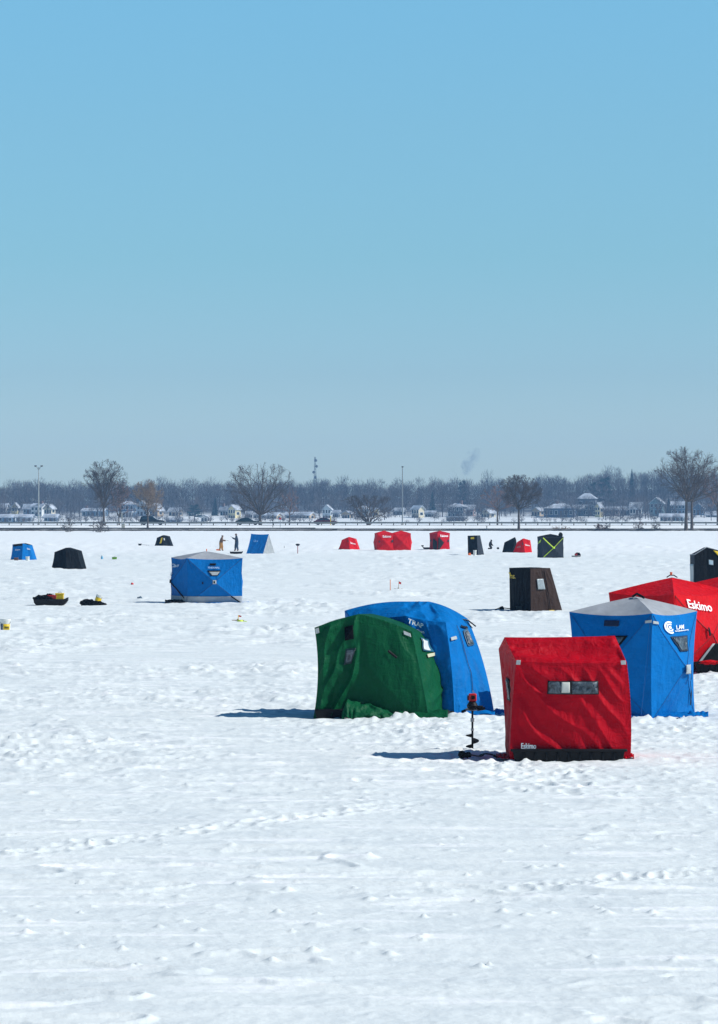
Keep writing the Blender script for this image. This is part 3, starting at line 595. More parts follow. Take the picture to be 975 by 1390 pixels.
# ---- 7. brown-black cabin shelter
T = Tent('cabin_shelter', 'boxy brown-black fishing shelter with one slanted side and small grey window', 'ice shelter', 722, 830)
T.G('c', 721, 0).G('l', 692.5, 1.5).G('r', 764, .9).G('b', 734, 2.3)
T.v['ct'] = T.v['c'] + np.array([-.02, 0, 1.60]); T.Z('lt', 691.5, 1.5, 1.56); T.Z('rt', 747, .55, 1.57); T.Z('bt', 720, 2.0, 1.54)
fl = T.face(['l', 'c', 'ct', 'lt'], (30, 30), .04, .03, ang=90, freq=3, part='shaded_wall', seed=3)
fr = T.face(['c', 'r', 'rt', 'ct'], (40, 40), .03, .035, ang=90, freq=4, part='brown_wall', seed=4)
T.face(['r', 'b', 'bt', 'rt'], (16, 16), 0, .01, part='brown_wall'); T.face(['b', 'l', 'lt', 'bt'], (10, 10), part='shaded_wall'); T.face(['lt', 'ct', 'rt', 'bt'], (16, 16), .03, .01, part='shaded_wall')
T.finish({'shaded_wall': BROWND, 'brown_wall': BROWNF})  # left wall's shade is put into a darker cloth; roof shares it
T.rect(fr, .24, .52, .52, .76, 'window', mat('pale_window', (.28, .32, .34), .3, .2, 20), .04)
T.text(fl, 'hs.', .12, .76, .42, .88, YEL, .07, bold=.03); T.rect(fl, .06, .87, .14, .90, 'yellow_mark', YEL, .07)
T.line(fr, (.62, .97), (.60, .04), .03, 'zipper', BLACKF, .04); T.rect(fr, .55, .0, .72, .045, 'yellow_hem', YEL, .05)
wf = T.rect(fl, .35, .04, .65, .13, 'low_vent', BLACK, .03)
mb = MB(); x, y = T.v['l'][0] - .25, T.v['l'][1]; mb.tube([(x - .3, y, .02), (x - .1, y, .10), (x + .3, y + .1, .05)], .02); V, Fc = blob(x - .05, y, .07, .09, .08, .07, 3); mb.add(V, Fc)
tag(mb.build('gear_bag', BLACK, None, smooth=True), 'small black bag of gear in the shadow beside the brown-black shelter', 'bag')

# ---- 8. black hub at the right edge
T = Tent('ice_shelter', 'tall black peaked shelter with yellow panel, cut off by the right edge', 'ice shelter', 960, 797)
T.G('c', 943.5, 0).G('l', 937.5, 1.3).G('r', 992, .5).G('b', 986, 1.8)
for k, h in (('c', 1.62), ('l', 1.60), ('r', 1.65), ('b', 1.6)): T.v[k + 't'] = T.v[k] + np.array([-.02 if k in 'cl' else .03, 0, h])
T.P('pk', 959.5, 743, .2); T.P('pkb', 956, 743, 1.4)
T.G('m', 962, .2)
fl = T.face(['l', 'c', 'ct', 'lt'], (20, 30), .0, .02, part='grey_wall', seed=3)
fa = T.face(['c', 'm', 'pk', 'ct'], (24, 30), .03, .03, part='cloth', seed=4); fb = T.face(['m', 'r', 'rt', 'pk'], (24, 30), .03, .03, part='cloth', seed=5)
T.face(['lt', 'ct', 'pk', 'pkb'], (10, 10), part='cloth'); T.face(['pk', 'rt', 'bt', 'pkb'], (10, 10), part='cloth'); T.face(['r', 'b', 'bt', 'rt'], (8, 8), part='cloth'); T.face(['b', 'l', 'lt', 'bt'], (8, 8), part='cloth')
T.finish({'cloth': BLACKF, 'grey_wall': CHARF})
T.rect(fl, .1, .1, .9, .72, 'grey_panel', REFL, .03)
T.patch(fb, [(.55, .80), (.9, .66), (.98, .97), (.25, .97)], 'yellow_panel', YEL, .04)
wf = T.rect(fb, .02, .56, .26, .72, 'window', BLACK, .03); T.rect(fb, .05, .585, .23, .70, 'pane', mat('blue_pane', (.35, .45, .52), .3), .04, parent=wf)
mb = MB()
for a, b in (('lt', 'ct'), ('ct', 'pk'), ('pk', 'rt')): mb.tube([T.v[a] + np.array([0, -.02, .01]), T.v[b] + np.array([0, -.02, .01])], .022)
mb.build('roof_piping', mat('grey_piping', (.25, .27, .3), .5), T.root, local=False)

# ---- small shelters far out
def flip(label, px, py, pts, mt, name='ice_shelter', depth=1.5, shift=.15, part_faces=None, seed=1, wr=.03, n=16):
    """near wall given as left-bottom, left-top, peak, right-top, right-bottom in photo pixels; rear wall set back by depth"""
    T = Tent(name, label, 'ice shelter', px, py)
    ks = ['a', 'b', 'c', 'd', 'e']
    dds = [.25, .15, 0, .35, .5]
    for k, p, dd in zip(ks, pts, dds):
        if k in 'ae': T.G(k, p[0], dd)
        else: T.P(k, p[0], p[1], dd)
        T.v[k + '2'] = T.v[k] + np.array([shift, depth, 0 if k in 'ae' else .0])
    T.G('m', (pts[0][0] + pts[4][0]) / 2 if len(pts) < 6 else pts[5], -.1); T.v['m2'] = T.v['m'] + np.array([shift, depth, 0])
    T.sag[frozenset('ab')] = (.04, 0, 0); T.sag[frozenset('de')] = (-.03, 0, 0)
    s1 = T.face(['a', 'm', 'c', 'b'], (n, n), -.03, wr, seed=seed); s2 = T.face(['m', 'e', 'd', 'c'], (n, n), -.03, wr, seed=seed + 1)
    T.face(['a2', 'a', 'b', 'b2'], (8, 8)); T.face(['e', 'e2', 'd2', 'd'], (8, 8), 0, wr / 2); T.face(['m2', 'a2', 'b2', 'c2'], (6, 6)); T.face(['e2', 'm2', 'c2', 'd2'], (6, 6))
    T.face(['b', 'c', 'c2', 'b2'], (8, 8), part='top'); T.face(['c', 'd', 'd2', 'c2'], (8, 8), part='top')
    T.finish({'cloth': mt, 'top': mt if part_faces is None else part_faces})
    T.s1, T.s2 = s1, s2
    T.piles(pts[0][0], pts[4][0], -.25, 7, (.12, .25), (.03, .08))
    return T
T = flip('small blue shelter with black top at the far left edge, buckets against its front', 30, 760, [(14, 760), (17, 739), (31, 737.5), (40, 740), (46.5, 760), 30], BLUE, part_faces=BLACKF, depth=1.3, shift=.1)
T.patch(T.s1, [(.08, .86), (.98, .86), (.98, 1.0), (.1, 1.0)], 'black_top_band', BLACKF, .03)
T.text(T.s1, 'Clam', .28, .60, .78, .68, WHITE, .04); T.text(T.s2, 'Clam', .55, .68, .92, .78, WHITE, .04)
T.rect(T.s1, .05, .0, .95, .07, 'black_hem', BLACK, .04)
T = flip('black dome-like shelter with flared skirt, second from the left edge', 90, 773, [(69, 773), (74, 749.5), (89.5, 743.5), (105, 748), (112, 772.5), 90], BLACKF, depth=1.6, seed=5, wr=.05, n=26)
T.flap(68, 113, .1, .3, BLACKF, z=.08, seed=6); T.piles(85, 110, -.3, 12, (.12, .2), (.08, .13))
T = flip('low black shelter with yellow tag near the shore, left of the two standing anglers', 221, 741, [(209.5, 741), (213, 730), (221, 726.5), (228, 728), (233, 741), 222], BLACKF, depth=1.3, seed=7)
T.patch(T.s1, [(.52, .28), (.75, .28), (.98, .80), (.72, .80)], 'yellow_tag', YEL, .04); T.rect(T.s2, .1, .55, .3, .75, 'pane', REFL, .04)
T = flip('small plain red shelter, leftmost of the red ones near the shore', 473, 746, [(459, 746), (464, 733), (473, 729), (482, 731.5), (487, 746), 475], BRED, depth=1.3, seed=8)
T.text(T.s2, 'Eskimo', .15, .50, .85, .64, WHITE, .05, bold=.02, rise=-.04); T.rect(T.s1, .85, .62, .98, .76, 'window', CHARF, .04)
T.rect(T.s1, .0, .0, .25, .12, 'dark_hem', BLACK, .05)
T = flip('bright red shelter overlapping a black one near the shore', 709, 750, [(696, 750), (702, 736), (710, 731), (719, 733.5), (721.5, 750), 713], BRED, depth=1.3, seed=9)
T.text(T.s2, 'Eskimo', .2, .52, .9, .64, WHITE, .05, bold=.02); T.rect(T.s1, .84, .58, .97, .74, 'window', CHARF, .04); T.rect(T.s1, .2, .42, .62, .56, 'lettering_patch', mat('dull_red_print', (.5, .12, .12), .6), .04)
T = flip('black shelter with a pointed top leaning behind the bright red one', 691, 749.5, [(682, 749.5), (685, 736.5), (699.5, 729), (701, 733), (703, 749.5), 696], BLACKF, depth=1.2, shift=.05, seed=10)

# A-frame
T = Tent('tent', 'blue A-frame tent with one white slanting side, right of the two standing anglers', 'tent', 352, 752)
T.G('a', 334, .3).G('b', 357, -.1).G('c', 373.5, .9).G('d', 350, 1.5).P('e', 341, 724.5, .8).P('f', 365, 725, .5)
T.sag[frozenset('ef')] = (0, 0, -.05); T.sag[frozenset('ae')] = (.05, 0, 0)
s1 = T.face(['a', 'b', 'f', 'e'], (30, 30), -.04, .04, ang=60, seed=2); T.face(['b', 'c', 'f'], (16, 16), -.02, .02, part='white_side'); T.face(['c', 'd', 'e', 'f'], (12, 12), part='cloth'); T.face(['d', 'a', 'e'], (8, 8), part='cloth')
T.finish({'cloth': BLUE, 'white_side': WHITEF})  # white side's shade is put into its greyer cloth colour
T.text(s1, 'Clam', .22, .62, .48, .72, mat('pale_blue_print', (.25, .5, .8), .6), .05, shear=.3)
T.piles(334, 374, -.25, 7, (.1, .2), (.02, .05))

# double red hub near the shore
T = Tent('double_hub_shelter', 'bright red double hub shelter with two peaks, near the shore', 'ice shelter', 534, 747)
q = cube_hub(T, (512, 0), (508.5, 2.0), (534.5, .2), 1.72, 2.0, hub=.32, n=20, wr=.01, roof='cloth', flare=1.0)
q2 = cube_hub(T, (534.5, .2), (531, 2.2), (558, .4), 1.72, 2.0, hub=.32, n=20, wr=.01, roof='cloth', key='k', flare=1.0)
T.finish(BRED, 14)
T.text(q['right'], 'Eskimo', .34, .78, .85, .92, WHITE, .05, bold=.02)
T.rect(q['right'], .88, .48, .99, .62, 'window', CHARF, .06); T.rect(q['right'], .08, .48, .16, .58, 'window', CHARF, .06); T.rect(q2['right'], .75, .5, .82, .6, 'window', BRED, .06)
for k in ('ap', 'kap'):
    p = T.v[k]; mb = MB(); mb.box(p[0] - .12, p[0] + .15, p[1] - .05, p[1] + .05, p[2] - .02, p[2] + .07); mb.build('roof_loop', WOODP, T.root, bevel=.02, local=False)
T.piles(508, 558, -.3, 14, (.15, .28), (.04, .10))
# red hub with open black door
T = Tent('hub_shelter', 'red hub shelter with open black doorway and two grey windows, near the shore', 'ice shelter', 597, 746)
q = cube_hub(T, (594, 0), (583, 1.7), (611, 1.3), 1.70, 1.95, hub=.22, n=20, wr=.01, roof='cloth', flare=1.0)
T.finish(RED, 14)
T.patch(q['left'], [(.55, .03), (.99, .03), (.98, .5), (.62, .72)], 'doorway', BLACK, .06); T.patch(q['right'], [(.0, .03), (.12, .03), (.42, .45), (.04, .82)], 'doorway', BLACK, .08)
T.text(q['right'], 'Eskimo', .18, .80, .80, .93, WHITE, .08, bold=.02); T.rect(q['left'], .15, .50, .4, .64, 'window', CHARF, .06); T.rect(q['right'], .78, .48, .92, .62, 'window', CHARF, .06)
p = T.v['ap']; mb = MB(); mb.box(p[0] - .12, p[0] + .2, p[1] - .05, p[1] + .05, p[2] - .02, p[2] + .07); mb.build('roof_loop', WOODP, T.root, bevel=.02, local=False)
T.piles(584, 612, -.3, 8, (.15, .25), (.03, .08))
# black cabin
T = Tent('cabin_shelter', 'narrow upright black shelter with small yellow label and a white pail at its door', 'ice shelter', 645, 753)
T.G('c', 649, -.1).G('l', 635.5, .35).G('r', 657.5, .9).G('b', 645, 1.5); T.Z('ct', 647.5, 0, 1.74); T.Z('lt', 635, .35, 1.71); T.Z('rt', 652, .7, 1.74); T.Z('bt', 642, 1.3, 1.7)
fl = T.face(['l', 'c', 'ct', 'lt'], (16, 16), 0, .02); T.face(['c', 'r', 'rt', 'ct'], (16, 16), 0, .03, seed=3, part='side_wall'); T.face(['r', 'b', 'bt', 'rt'], (6, 6)); T.face(['b', 'l', 'lt', 'bt'], (6, 6)); T.face(['lt', 'ct', 'rt', 'bt'], (6, 6))
T.finish({'cloth': BLACKF, 'side_wall': CHARF}); T.rect(fl, .35, .82, .72, .92, 'yellow_label', YEL, .04)
# grey and black hub with lime tape
T = Tent('hub_shelter', 'grey and black hub shelter crossed by lime green tape, near the shore', 'ice shelter', 747, 757)
q = cube_hub(T, (736, 0), (729.5, 1.9), (765.5, .4), 1.74, 1.98, hub=.27, n=30, wr=.012, flare=1.0)
T.finish({'cloth': CHARF, 'roof': BLACKF}, 14)
rt, lt = q['right'], q['left']
T.patch(rt, [(.05, .985), (.5, .52), (.95, .985)], 'black_panel', BLACKF, .02, n=(14, 14))
T.line(rt, (.04, .96), (.5, .5), .09, 'lime_tape', LIME, .05); T.line(rt, (.5, .5), (.06, .05), .06, 'lime_tape', LIME, .05); T.line(rt, (.5, .5), (.97, .95), .04, 'lime_tape', LIME, .05)
T.rect(rt, .45, .46, .56, .55, 'hub_plate', LIME, .07); T.patch(lt, [(.45, .68), (.85, .75), (.95, .88), (.55, .82)], 'lime_mark', LIME, .05)
p = at(761, 731, T.d + .9); mb = MB(); mb.tube([p, p + Vector((.05, 0, .55))], .02); V, Fc = blob(p.x + .02, p.y, p.z + .28, .16, .06, .2, 4, rough=.5); mb.add(V, Fc); mb.build('black_pennant', BLACK, T.root, local=False)

# ------------------------------------------------------------------ gear on the ice
def gp(px, py): return at(px, py, gd(py))
def bucket(px, py, h, label, m=WHP, band=None, contents=None, lid=False, r=None, z=0):
    p = gp(px, py); t = thing('bucket', label, 'bucket', (p.x, p.y, z)); r = r or h * .4
    MB().lathe([(0, 0), (r * .86, 0), (r * .97, h * .86), (r * .99, h * .88), (r * 1.04, h * .9), (r * 1.0, h), (r * .94, h), (r * .94, h * .93), (0, h * .93)], 20).build('pail', m, t, smooth=True)
    if band: MB().lathe([(r * .895, h * .16), (r * .955, h * .66)], 20).build('label_band', band, t, smooth=True).scale = (1.02, 1.02, 1)
    if lid: MB().lathe([(0, h * 1.03), (r * 1.06, h * 1.03), (r * 1.06, h * .96), (r * 1.0, h * .96)], 20).build('lid', WHP, t, smooth=True)
    mb = MB(); mb.tube([(r * 1.0 * math.cos(a), -.25 * r - r * .6 * math.sin(a), h * .82 - h * .28 * math.sin(a)) for a in np.linspace(0, math.pi, 9)], .007, 5); mb.build('handle', STEEL, t)
    return t
t = bucket(7.5, 858.5, .40, 'white plastic pail with yellow label standing alone at the left edge', band=None, r=.16)
def arc_label(t, r0, r1, z0, z1, a0, a1, m, name):
    n = 14; V = []; 
    for i in range(n + 1):
        a = math.radians(a0 + (a1 - a0) * i / n); V += [(r0 * math.cos(a), r0 * math.sin(a), z0), (r1 * math.cos(a), r1 * math.sin(a), z1)]
    o = mesh_obj(name, V, [(2 * i, 2 * i + 2, 2 * i + 3, 2 * i + 1) for i in range(n)], m, t, local=True); o.modifiers.new('thick', 'SOLIDIFY').thickness = .004; return o
arc_label(t, .150, .160, .08, .25, -110, -30, YEL, 'yellow_label'); arc_label(t, .155, .158, .12, .18, -95, -45, mat('olive_print', (.12, .1, .01), .6), 'label_print')
arc_label(t, .149, .160, .06, .26, -175, -118, mat('grey_blue_tone', (.12, .15, .2), .6), 'grey_left_patch')  # grey-blue patch on the left of the pail
bucket(37.5, 761.2, .33, 'white pail in front of the small blue shelter at the far left', r=.16)
bucket(644.8, 754.2, .48, 'white pail at the door of the narrow black shelter', r=.15)
p = gp(22, 761); t = thing('lunch_box', 'small brown box in front of the small blue shelter at the far left', 'box', (p.x, p.y, 0))
MB().box(-.16, .16, -.1, .1, 0, .2, .01, .01).build('case', mat('brown_case', (.14, .07, .06), .6), t, bevel=.02); MB().box(-.17, .17, -.11, .11, .2, .24).build('lid', mat('brown_lid', (.2, .1, .08), .6), t, bevel=.01)
p = gp(637.5, 754.3); t = thing('fuel_can', 'small orange fuel can at the corner of the narrow black shelter', 'fuel can', (p.x, p.y, 0))
MB().box(-.12, .12, -.08, .08, 0, .22).build('tank', ORG, t, bevel=.04); MB().tube([(.02, 0, .2), (.06, 0, .28)], .025).build('spout', ORG, t)

def sled(px, py, w, dep, h, label, m=BLACK, rz=0.0):
    p = gp(px, py); t = thing('sled', label, 'sled', (p.x, p.y, 0), rz=rz)
    V = []; n = 18; prof = [(-.5, 1.0), (-.46, .85), (-.38, .12), (-.3, 0), (.3, 0), (.38, .12), (.46, .85), (.5, 1.0)]
    for i in range(n + 1):
        u = i / n; up = max(0, (u - .8) / .2) ** 2 * h * .8 + max(0, (.08 - u) / .08) * h * .5; x = -w / 2 + w * u; tp = 1 - .25 * max(0, (u - .75) / .25) ** 2
        for a, z in prof: V.append((x, a * dep * tp, .0 + up * (1 - z * .6) + z * h))
    k = len(prof); Fc = [(i * k + j, (i + 1) * k + j, (i + 1) * k + j + 1, i * k + j + 1) for i in range(n) for j in range(k - 1)] + [tuple(range(k)), tuple(n * k + j for j in range(k))[::-1]]
    o = mesh_obj('tub', V, Fc, m, t, local=True); o.modifiers.new('thick', 'SOLIDIFY').thickness = .012
    mb = MB(); mb.tube([(-w / 2, -dep / 2, h), (-w / 4, -dep / 2, h), (w * .25, -dep / 2, h), (w / 2, -dep * .38, h * 1.0), (w / 2, dep * .38, h), (-w / 2, dep / 2, h)], .018, 6); mb.build('rim', m, t)
    return t, p
t, p = sled(69.5, 822, 1.28, .7, .24, 'black plastic sled loaded with black bags and a yellow and a red box')
mb = MB(); V, Fc = blob(p.x - .25, p.y, .26, .42, .28, .13, 4, rough=.4); mb.add(V, Fc); V, Fc = blob(p.x - .1, p.y - .05, .33, .16, .15, .12, 8, rough=.4); mb.add(V, Fc)
tag(mb.build('gear_bag', BLACKF, None, smooth=True), 'lumpy black bags lying in the loaded sled at the left', 'bag')
def crate(x, y, z, w, d, h, m, label, name='tackle_box', cat='box', rz=0.0):
    t = thing(name, label, cat, (x, y, z), rz=rz); MB().box(-w / 2, w / 2, -d / 2, d / 2, 0, h * .78, .012, .012).build('case', m, t, bevel=.015)
    MB().box(-w / 2 - .01, w / 2 + .01, -d / 2 - .01, d / 2 + .01, h * .79, h).build('lid', m, t, bevel=.012); MB().tube([(-w * .2, 0, h), (-w * .15, 0, h + .04), (w * .15, 0, h + .04), (w * .2, 0, h)], .01).build('handle', BLACK, t); return t
crate(p.x + .33, p.y - .02, .22, .32, .3, .26, YEL, 'yellow box standing in the loaded sled at the left')
crate(p.x + .05, p.y - .05, .26, .34, .25, .15, REDP, 'flat red box lying beside the yellow one in the left sled')
p = gp(126, 822); mb = MB()
for q in ((-.2, 0, .09, .3, .25, .14, 2), (.12, 0, .07, .3, .2, .11, 5), (.4, -.05, .04, .14, .12, .06, 7)): V, Fc = blob(p.x + q[0], p.y + q[1], q[2], q[3], q[4], q[5], q[6], rough=.35); mb.add(V, Fc)
tag(mb.build('duffel_bag', BLACKF, None, smooth=True), 'slumped black duffel bag lying right of the loaded sled', 'bag')
t = bucket(132, 820, .30, 'tilted white and yellow pail on the slumped black bag', band=YEL, r=.13, z=.07); t.rotation_euler = (0, .35, 0)
t, p = sled(321, 752, 1.15, .7, .2, 'empty black sled on the ice beside the standing angler in dark blue')
t, p = sled(580, 745.5, .75, .5, .18, 'small black sled left of the red hub shelter with open doorway'); t.rotation_euler = (0, .0, .2)
mb = MB(); mb.tube([(p.x - .4, p.y, .15), (p.x - .55, p.y, .42)], .05); mb.box(p.x - .62, p.x - .36, p.y - .1, p.y + .1, .3, .42); tag(mb.build('seat_back', BLACK, None, bevel=.02), 'tipped black folding seat on the sled by the red hub shelter', 'seat')
t, p = sled(782.5, 756.5, .75, .45, .13, 'grey sled with dark gear, right of the grey hub shelter', STEEL)
mb = MB(); V, Fc = blob(p.x + .12, p.y, .22, .25, .2, .16, 2, rough=.4); mb.add(V, Fc); tag(mb.build('gear_bag', BLACKF, None, smooth=True), 'dark bundle on the grey sled right of the grey hub shelter', 'bag')
crate(p.x - .02, p.y - .15, .16, .22, .12, .14, REDP, 'small red box on the grey sled right of the grey hub shelter')
mb = MB(); p = gp(676.3, 745.5); V, Fc = blob(p.x, p.y, .1, .13, .12, .11, 3); mb.add(V, Fc); tag(mb.build('gear_bag', BLACKF, None, smooth=True), 'small round black bag on the ice right of the kneeling angler', 'bag')
# pull cart / rod near the black low shelter
t, p = sled(190, 740.5, .35, .3, .2, 'tiny dark sled tilted on end left of the low black shelter')
mb = MB(); mb.tube([(p.x + .15, p.y, .12), (p.x + .6, p.y, .07), (p.x + 1.1, p.y, .03)], .022); tag(mb.build('tow_bar', STEEL, None), 'thin grey tow bar lying on the snow left of the low black shelter', 'tow bar')
crate(gp(155.5, 759.5).x, gp(155.5, 759.5).y, 0, .38, .25, .2, mat('green_box', (.16, .35, .03), .5), 'small bright green box alone on the ice right of the black dome-like shelter')
p = gp(138.5, 759); t = thing('water_jug', 'small pale blue jug alone on the ice left of the green box', 'jug', (p.x, p.y, 0)); MB().lathe([(0, 0), (.09, 0), (.1, .1), (.085, .2), (.04, .25), (.035, .3), (0, .3)], 12).build('bottle', mat('pale_blue_plastic', (.15, .38, .55), .4), t, smooth=True); MB().lathe([(.045, .28), (.045, .33), (0, .33)], 10).build('cap', WHP, t)
# tip-ups and flags
def tipup(px, py, h, flag, label, lean=0.0, pole=WOODP, base=True, fh=.16, fw=.14, r=.012):
    p = gp(px, py); t = thing('tip_up', label, 'fishing tip-up', (p.x, p.y, 0))
    if base: MB().box(-.2, .2, -.03, .03, .02, .06).add(*MB_box(-.03, .03, -.2, .2, .061, .09)).build('cross_base', WOODP, t)
    MB().tube([(0, 0, 0), (lean * .5, 0, h * .5), (lean, 0, h)], r, 6).build('rod', pole, t)
    if flag: MB().add([(lean, 0, h), (lean + fw, .01, h - fh * .4), (lean + fw * .9, .03, h - fh), (lean, 0, h - fh * .8), (lean, .006, h), (lean + fw, .016, h - fh * .4), (lean + fw * .9, .036, h - fh), (lean, .006, h - fh * .8)], [(0, 1, 2, 3), (7, 6, 5, 4), (0, 4, 5, 1), (1, 5, 6, 2), (2, 6, 7, 3), (3, 7, 4, 0)]).build('flag', flag, t)
    return t
def MB_box(*a): m = MB(); m.box(*a); return m.V, m.F
tipup(530, 802, .52, None, 'thin orange stake standing in the snow above the blue shelter', .0, mat('orange_stake', (.8, .25, .1), .5), False, r=.02)
tipup(541, 800.5, .40, REDP, 'fishing tip-up with small red flag right of the orange stake', .02, fh=.15, fw=.12)
tipup(323, 844, .22, REDP, 'fishing tip-up with tiny red flag below the lone blue hub shelter', .02, YEL, fh=.07, fw=.10)
p = gp(326, 845); t = thing('jig_reel', 'small yellow-green reel lying by the tip-up below the lone blue hub shelter', 'reel', (p.x, p.y, 0)); MB().lathe([(0, .02), (.09, .02), (.1, .05), (.09, .08), (0, .08)], 14).build('spool', mat('lime_plastic', (.6, .7, .05), .4), t, smooth=True); MB().tube([(.05, 0, .05), (.22, -.02, .03)], .014).build('grip', LIME, t)
tipup(386, 744, .25, None, 'tiny dark stake on the ice between the A-frame tent and the round-topped post', 0, BLACK, False, r=.02)
p = gp(179.5, 793.5); t = thing('hole_marker', 'tiny red marker disc on the ice left of the lone blue hub shelter', 'marker', (p.x, p.y, 0)); MB().lathe([(0, 0.0), (.07, 0), (.08, .03), (.04, .10), (0, .1)], 12).build('disc', REDP, t, smooth=True)
p = gp(404.3, 752); t = thing('marker_post', 'red post with flat dark round top, right of the A-frame tent', 'post', (p.x, p.y, 0))
MB().tube([(0, 0, 0), (0, 0, .75)], .035, 8).build('post', mat('dull_red_paint', (.35, .06, .07), .6), t); MB().lathe([(0, .95), (.16, .93), (.2, .86), (.18, .80), (.07, .74), (0, .72)], 14).build('top', BLACK, t, smooth=True)
p = gp(190, 814); mb = MB(); V, Fc = blob(p.x, p.y, .05, .1, .1, .07, 3, rough=.5); mb.add(V, Fc); tag(mb.build('mitten', mat('grey_blue_wool', (.12, .18, .24), .8), None, smooth=True), 'dropped grey-blue mitten left of the lone blue hub shelter', 'mitten')

# ---- ice auger
p = gp(641.5, 1019.5); t = thing('ice_auger', 'black ice auger with red engine standing upright left of the dark red shelter', 'ice auger', (p.x, p.y, 0))
pm = F / p.y; hz = lambda py: (1019.5 - py) / pm
MB().tube([(0, 0, -.1), (0, 0, hz(962))], .016, 10).build('shaft', BLACK, t, smooth=True)
V = []; Fc = []; n = 90; turns = 1.7; zt = hz(994)
for i in range(n + 1):
    a = 2 * math.pi * turns * i / n - .4; z = zt * i / n - .02; ro = .098 * min(1, (n - i) / 8 + .25)
    for r, dz in ((.012, 0), (ro, .0), (ro, -.006), (.012, -.006)): V.append((r * math.cos(a), r * math.sin(a), z + dz))
for i in range(n):
    for j in range(4): Fc.append((4 * i + j, 4 * i + (j + 1) % 4, 4 * i + 4 + (j + 1) % 4, 4 * i + 4 + j))
mesh_obj('flighting', V, Fc, BLACK, t, local=True)
MB().tube([(0, 0, hz(980)), (0, 0, hz(975))], .03, 10).tube([(0, 0, hz(992)), (0, 0, hz(989))], .024, 10).build('collar', STEEL, t)
hb = MB(); hb.tube([(-.125, -.02, hz(965.5)), (-.09, -.03, hz(963.5)), (0, -.02, hz(964)), (.09, -.03, hz(963)), (.165, -.03, hz(962))], .012, 8); hb.tube([(-.09, .12, hz(963)), (0, .02, hz(962)), (.12, .14, hz(963))], .012, 8)
h_ = hb.build('handlebar', STEEL, t); MB().tube([(-.16, -.02, hz(966.5)), (-.10, -.03, hz(964))], .02, 8).build('grip', BLACK, h_); MB().tube([(.07, -.03, hz(963.2)), (.185, -.03, hz(961.5))], .022, 8).build('grip', BLACK, h_)
MB().lathe([(.02, hz(964)), (.07, hz(962)), (.085, hz(958)), (.06, hz(954)), (.05, hz(952)), (0, hz(952))], 16).box(.02, .155, -.05, .05, hz(962), hz(958)).build('gearcase', BLACK, t, bevel=.008)
e = MB(); e.box(-.055, .06, -.06, .06, hz(952), hz(941.5)); e.build('engine', REDP, t, bevel=.014)
MB().box(-.02, .035, -.075, -.061, hz(949), hz(944)).build('air_filter', BLACK, t, bevel=.006); MB().tube([(.01, 0, hz(941.5)), (.01, 0, hz(937))], .007).tube([(.03, .01, hz(941.5)), (.03, .01, hz(939))], .005).build('choke_lever', STEEL, t)
MB().box(-.075, -.056, -.04, .04, hz(951), hz(944)).build('pull_starter', BLACK, t, bevel=.008)
p = gp(628, 1030); mb = MB(); R = random.Random(4); pts = []
for i in range(60):
    a = i / 59; pts.append((p.x + a * .55 + .06 * math.sin(a * 19), p.y + .14 * math.sin(a * 11 + 1) - .03, .045 + .03 * abs(math.sin(a * 14)) * (1 - a) + .015 * math.sin(a * 31)))
mb.tube(pts, .011, 6); V, Fc = blob(p.x - .01, p.y, .06, .05, .06, .05, 6); mb.add(V, Fc); V, Fc = blob(p.x + .06, p.y - .02, .05, .07, .04, .035, 2); mb.add(V, Fc)
tag(mb.build('tow_rope', BLACK, None, smooth=True), 'coiled black tow rope lying in the shadow left of the dark red shelter', 'rope')

# ------------------------------------------------------------------ people
def person(px, py, label, J, E, R, mats, hat=None, extra=None):
    p = gp(px, py); me = bpy.data.meshes.new('person'); me.from_pydata([(v[0], v[1], v[2]) for v in J], E, [])
    o = bpy.data.objects.new('person', me); COL.objects.link(o); o.location = (p.x, p.y, 0)
    sk = o.modifiers.new('skin', 'SKIN'); 
    for i, r in enumerate(R): me.skin_vertices[0].data[i].radius = (r * 1.2, r * 1.05)
    me.skin_vertices[0].data[0].use_root = True
    sb = o.modifiers.new('sub', 'SUBSURF'); sb.levels = 2; sb.render_levels = 2
    me.materials.append(mats)
    tag(o, label, 'person'); return o, p
def cloth_by_height(name, stops):
    m, n, p, o = principled(name); N = n.nodes.new; L = n.links.new
    tc = N('ShaderNodeTexCoord'); sp = N('ShaderNodeSeparateXYZ'); L(tc.outputs['Object'], sp.inputs[0]); mr = N('ShaderNodeMapRange'); mr.inputs[2].default_value = 2.0; L(sp.outputs[2], mr.inputs[0])
    cr = N('ShaderNodeValToRGB'); cr.color_ramp.interpolation = 'CONSTANT'; e = cr.color_ramp.elements; e[0].position = 0; e[0].color = (*stops[0][1], 1); e[1].position = stops[1][0] / 2; e[1].color = (*stops[1][1], 1)
    for z, c in stops[2:]: q = e.new(z / 2); q.color = (*c, 1)
    L(mr.outputs[0], cr.inputs[0]); L(cr.outputs[0], p.inputs['Base Color']); p.inputs['Roughness'].default_value = .8; return m
skin = (.45, .25, .18)
E = [(0, 1), (1, 2), (2, 3), (3, 4), (4, 5), (2, 6), (6, 7), (7, 8), (8, 9), (2, 10), (10, 11), (11, 12), (12, 13), (0, 14), (14, 15), (15, 16), (16, 17), (0, 18), (18, 19), (19, 20), (20, 21)]
R = [.17, .18, .17, .075, .115, .10, .09, .075, .06, .05, .09, .075, .06, .05, .12, .095, .08, .07, .12, .095, .08, .07]
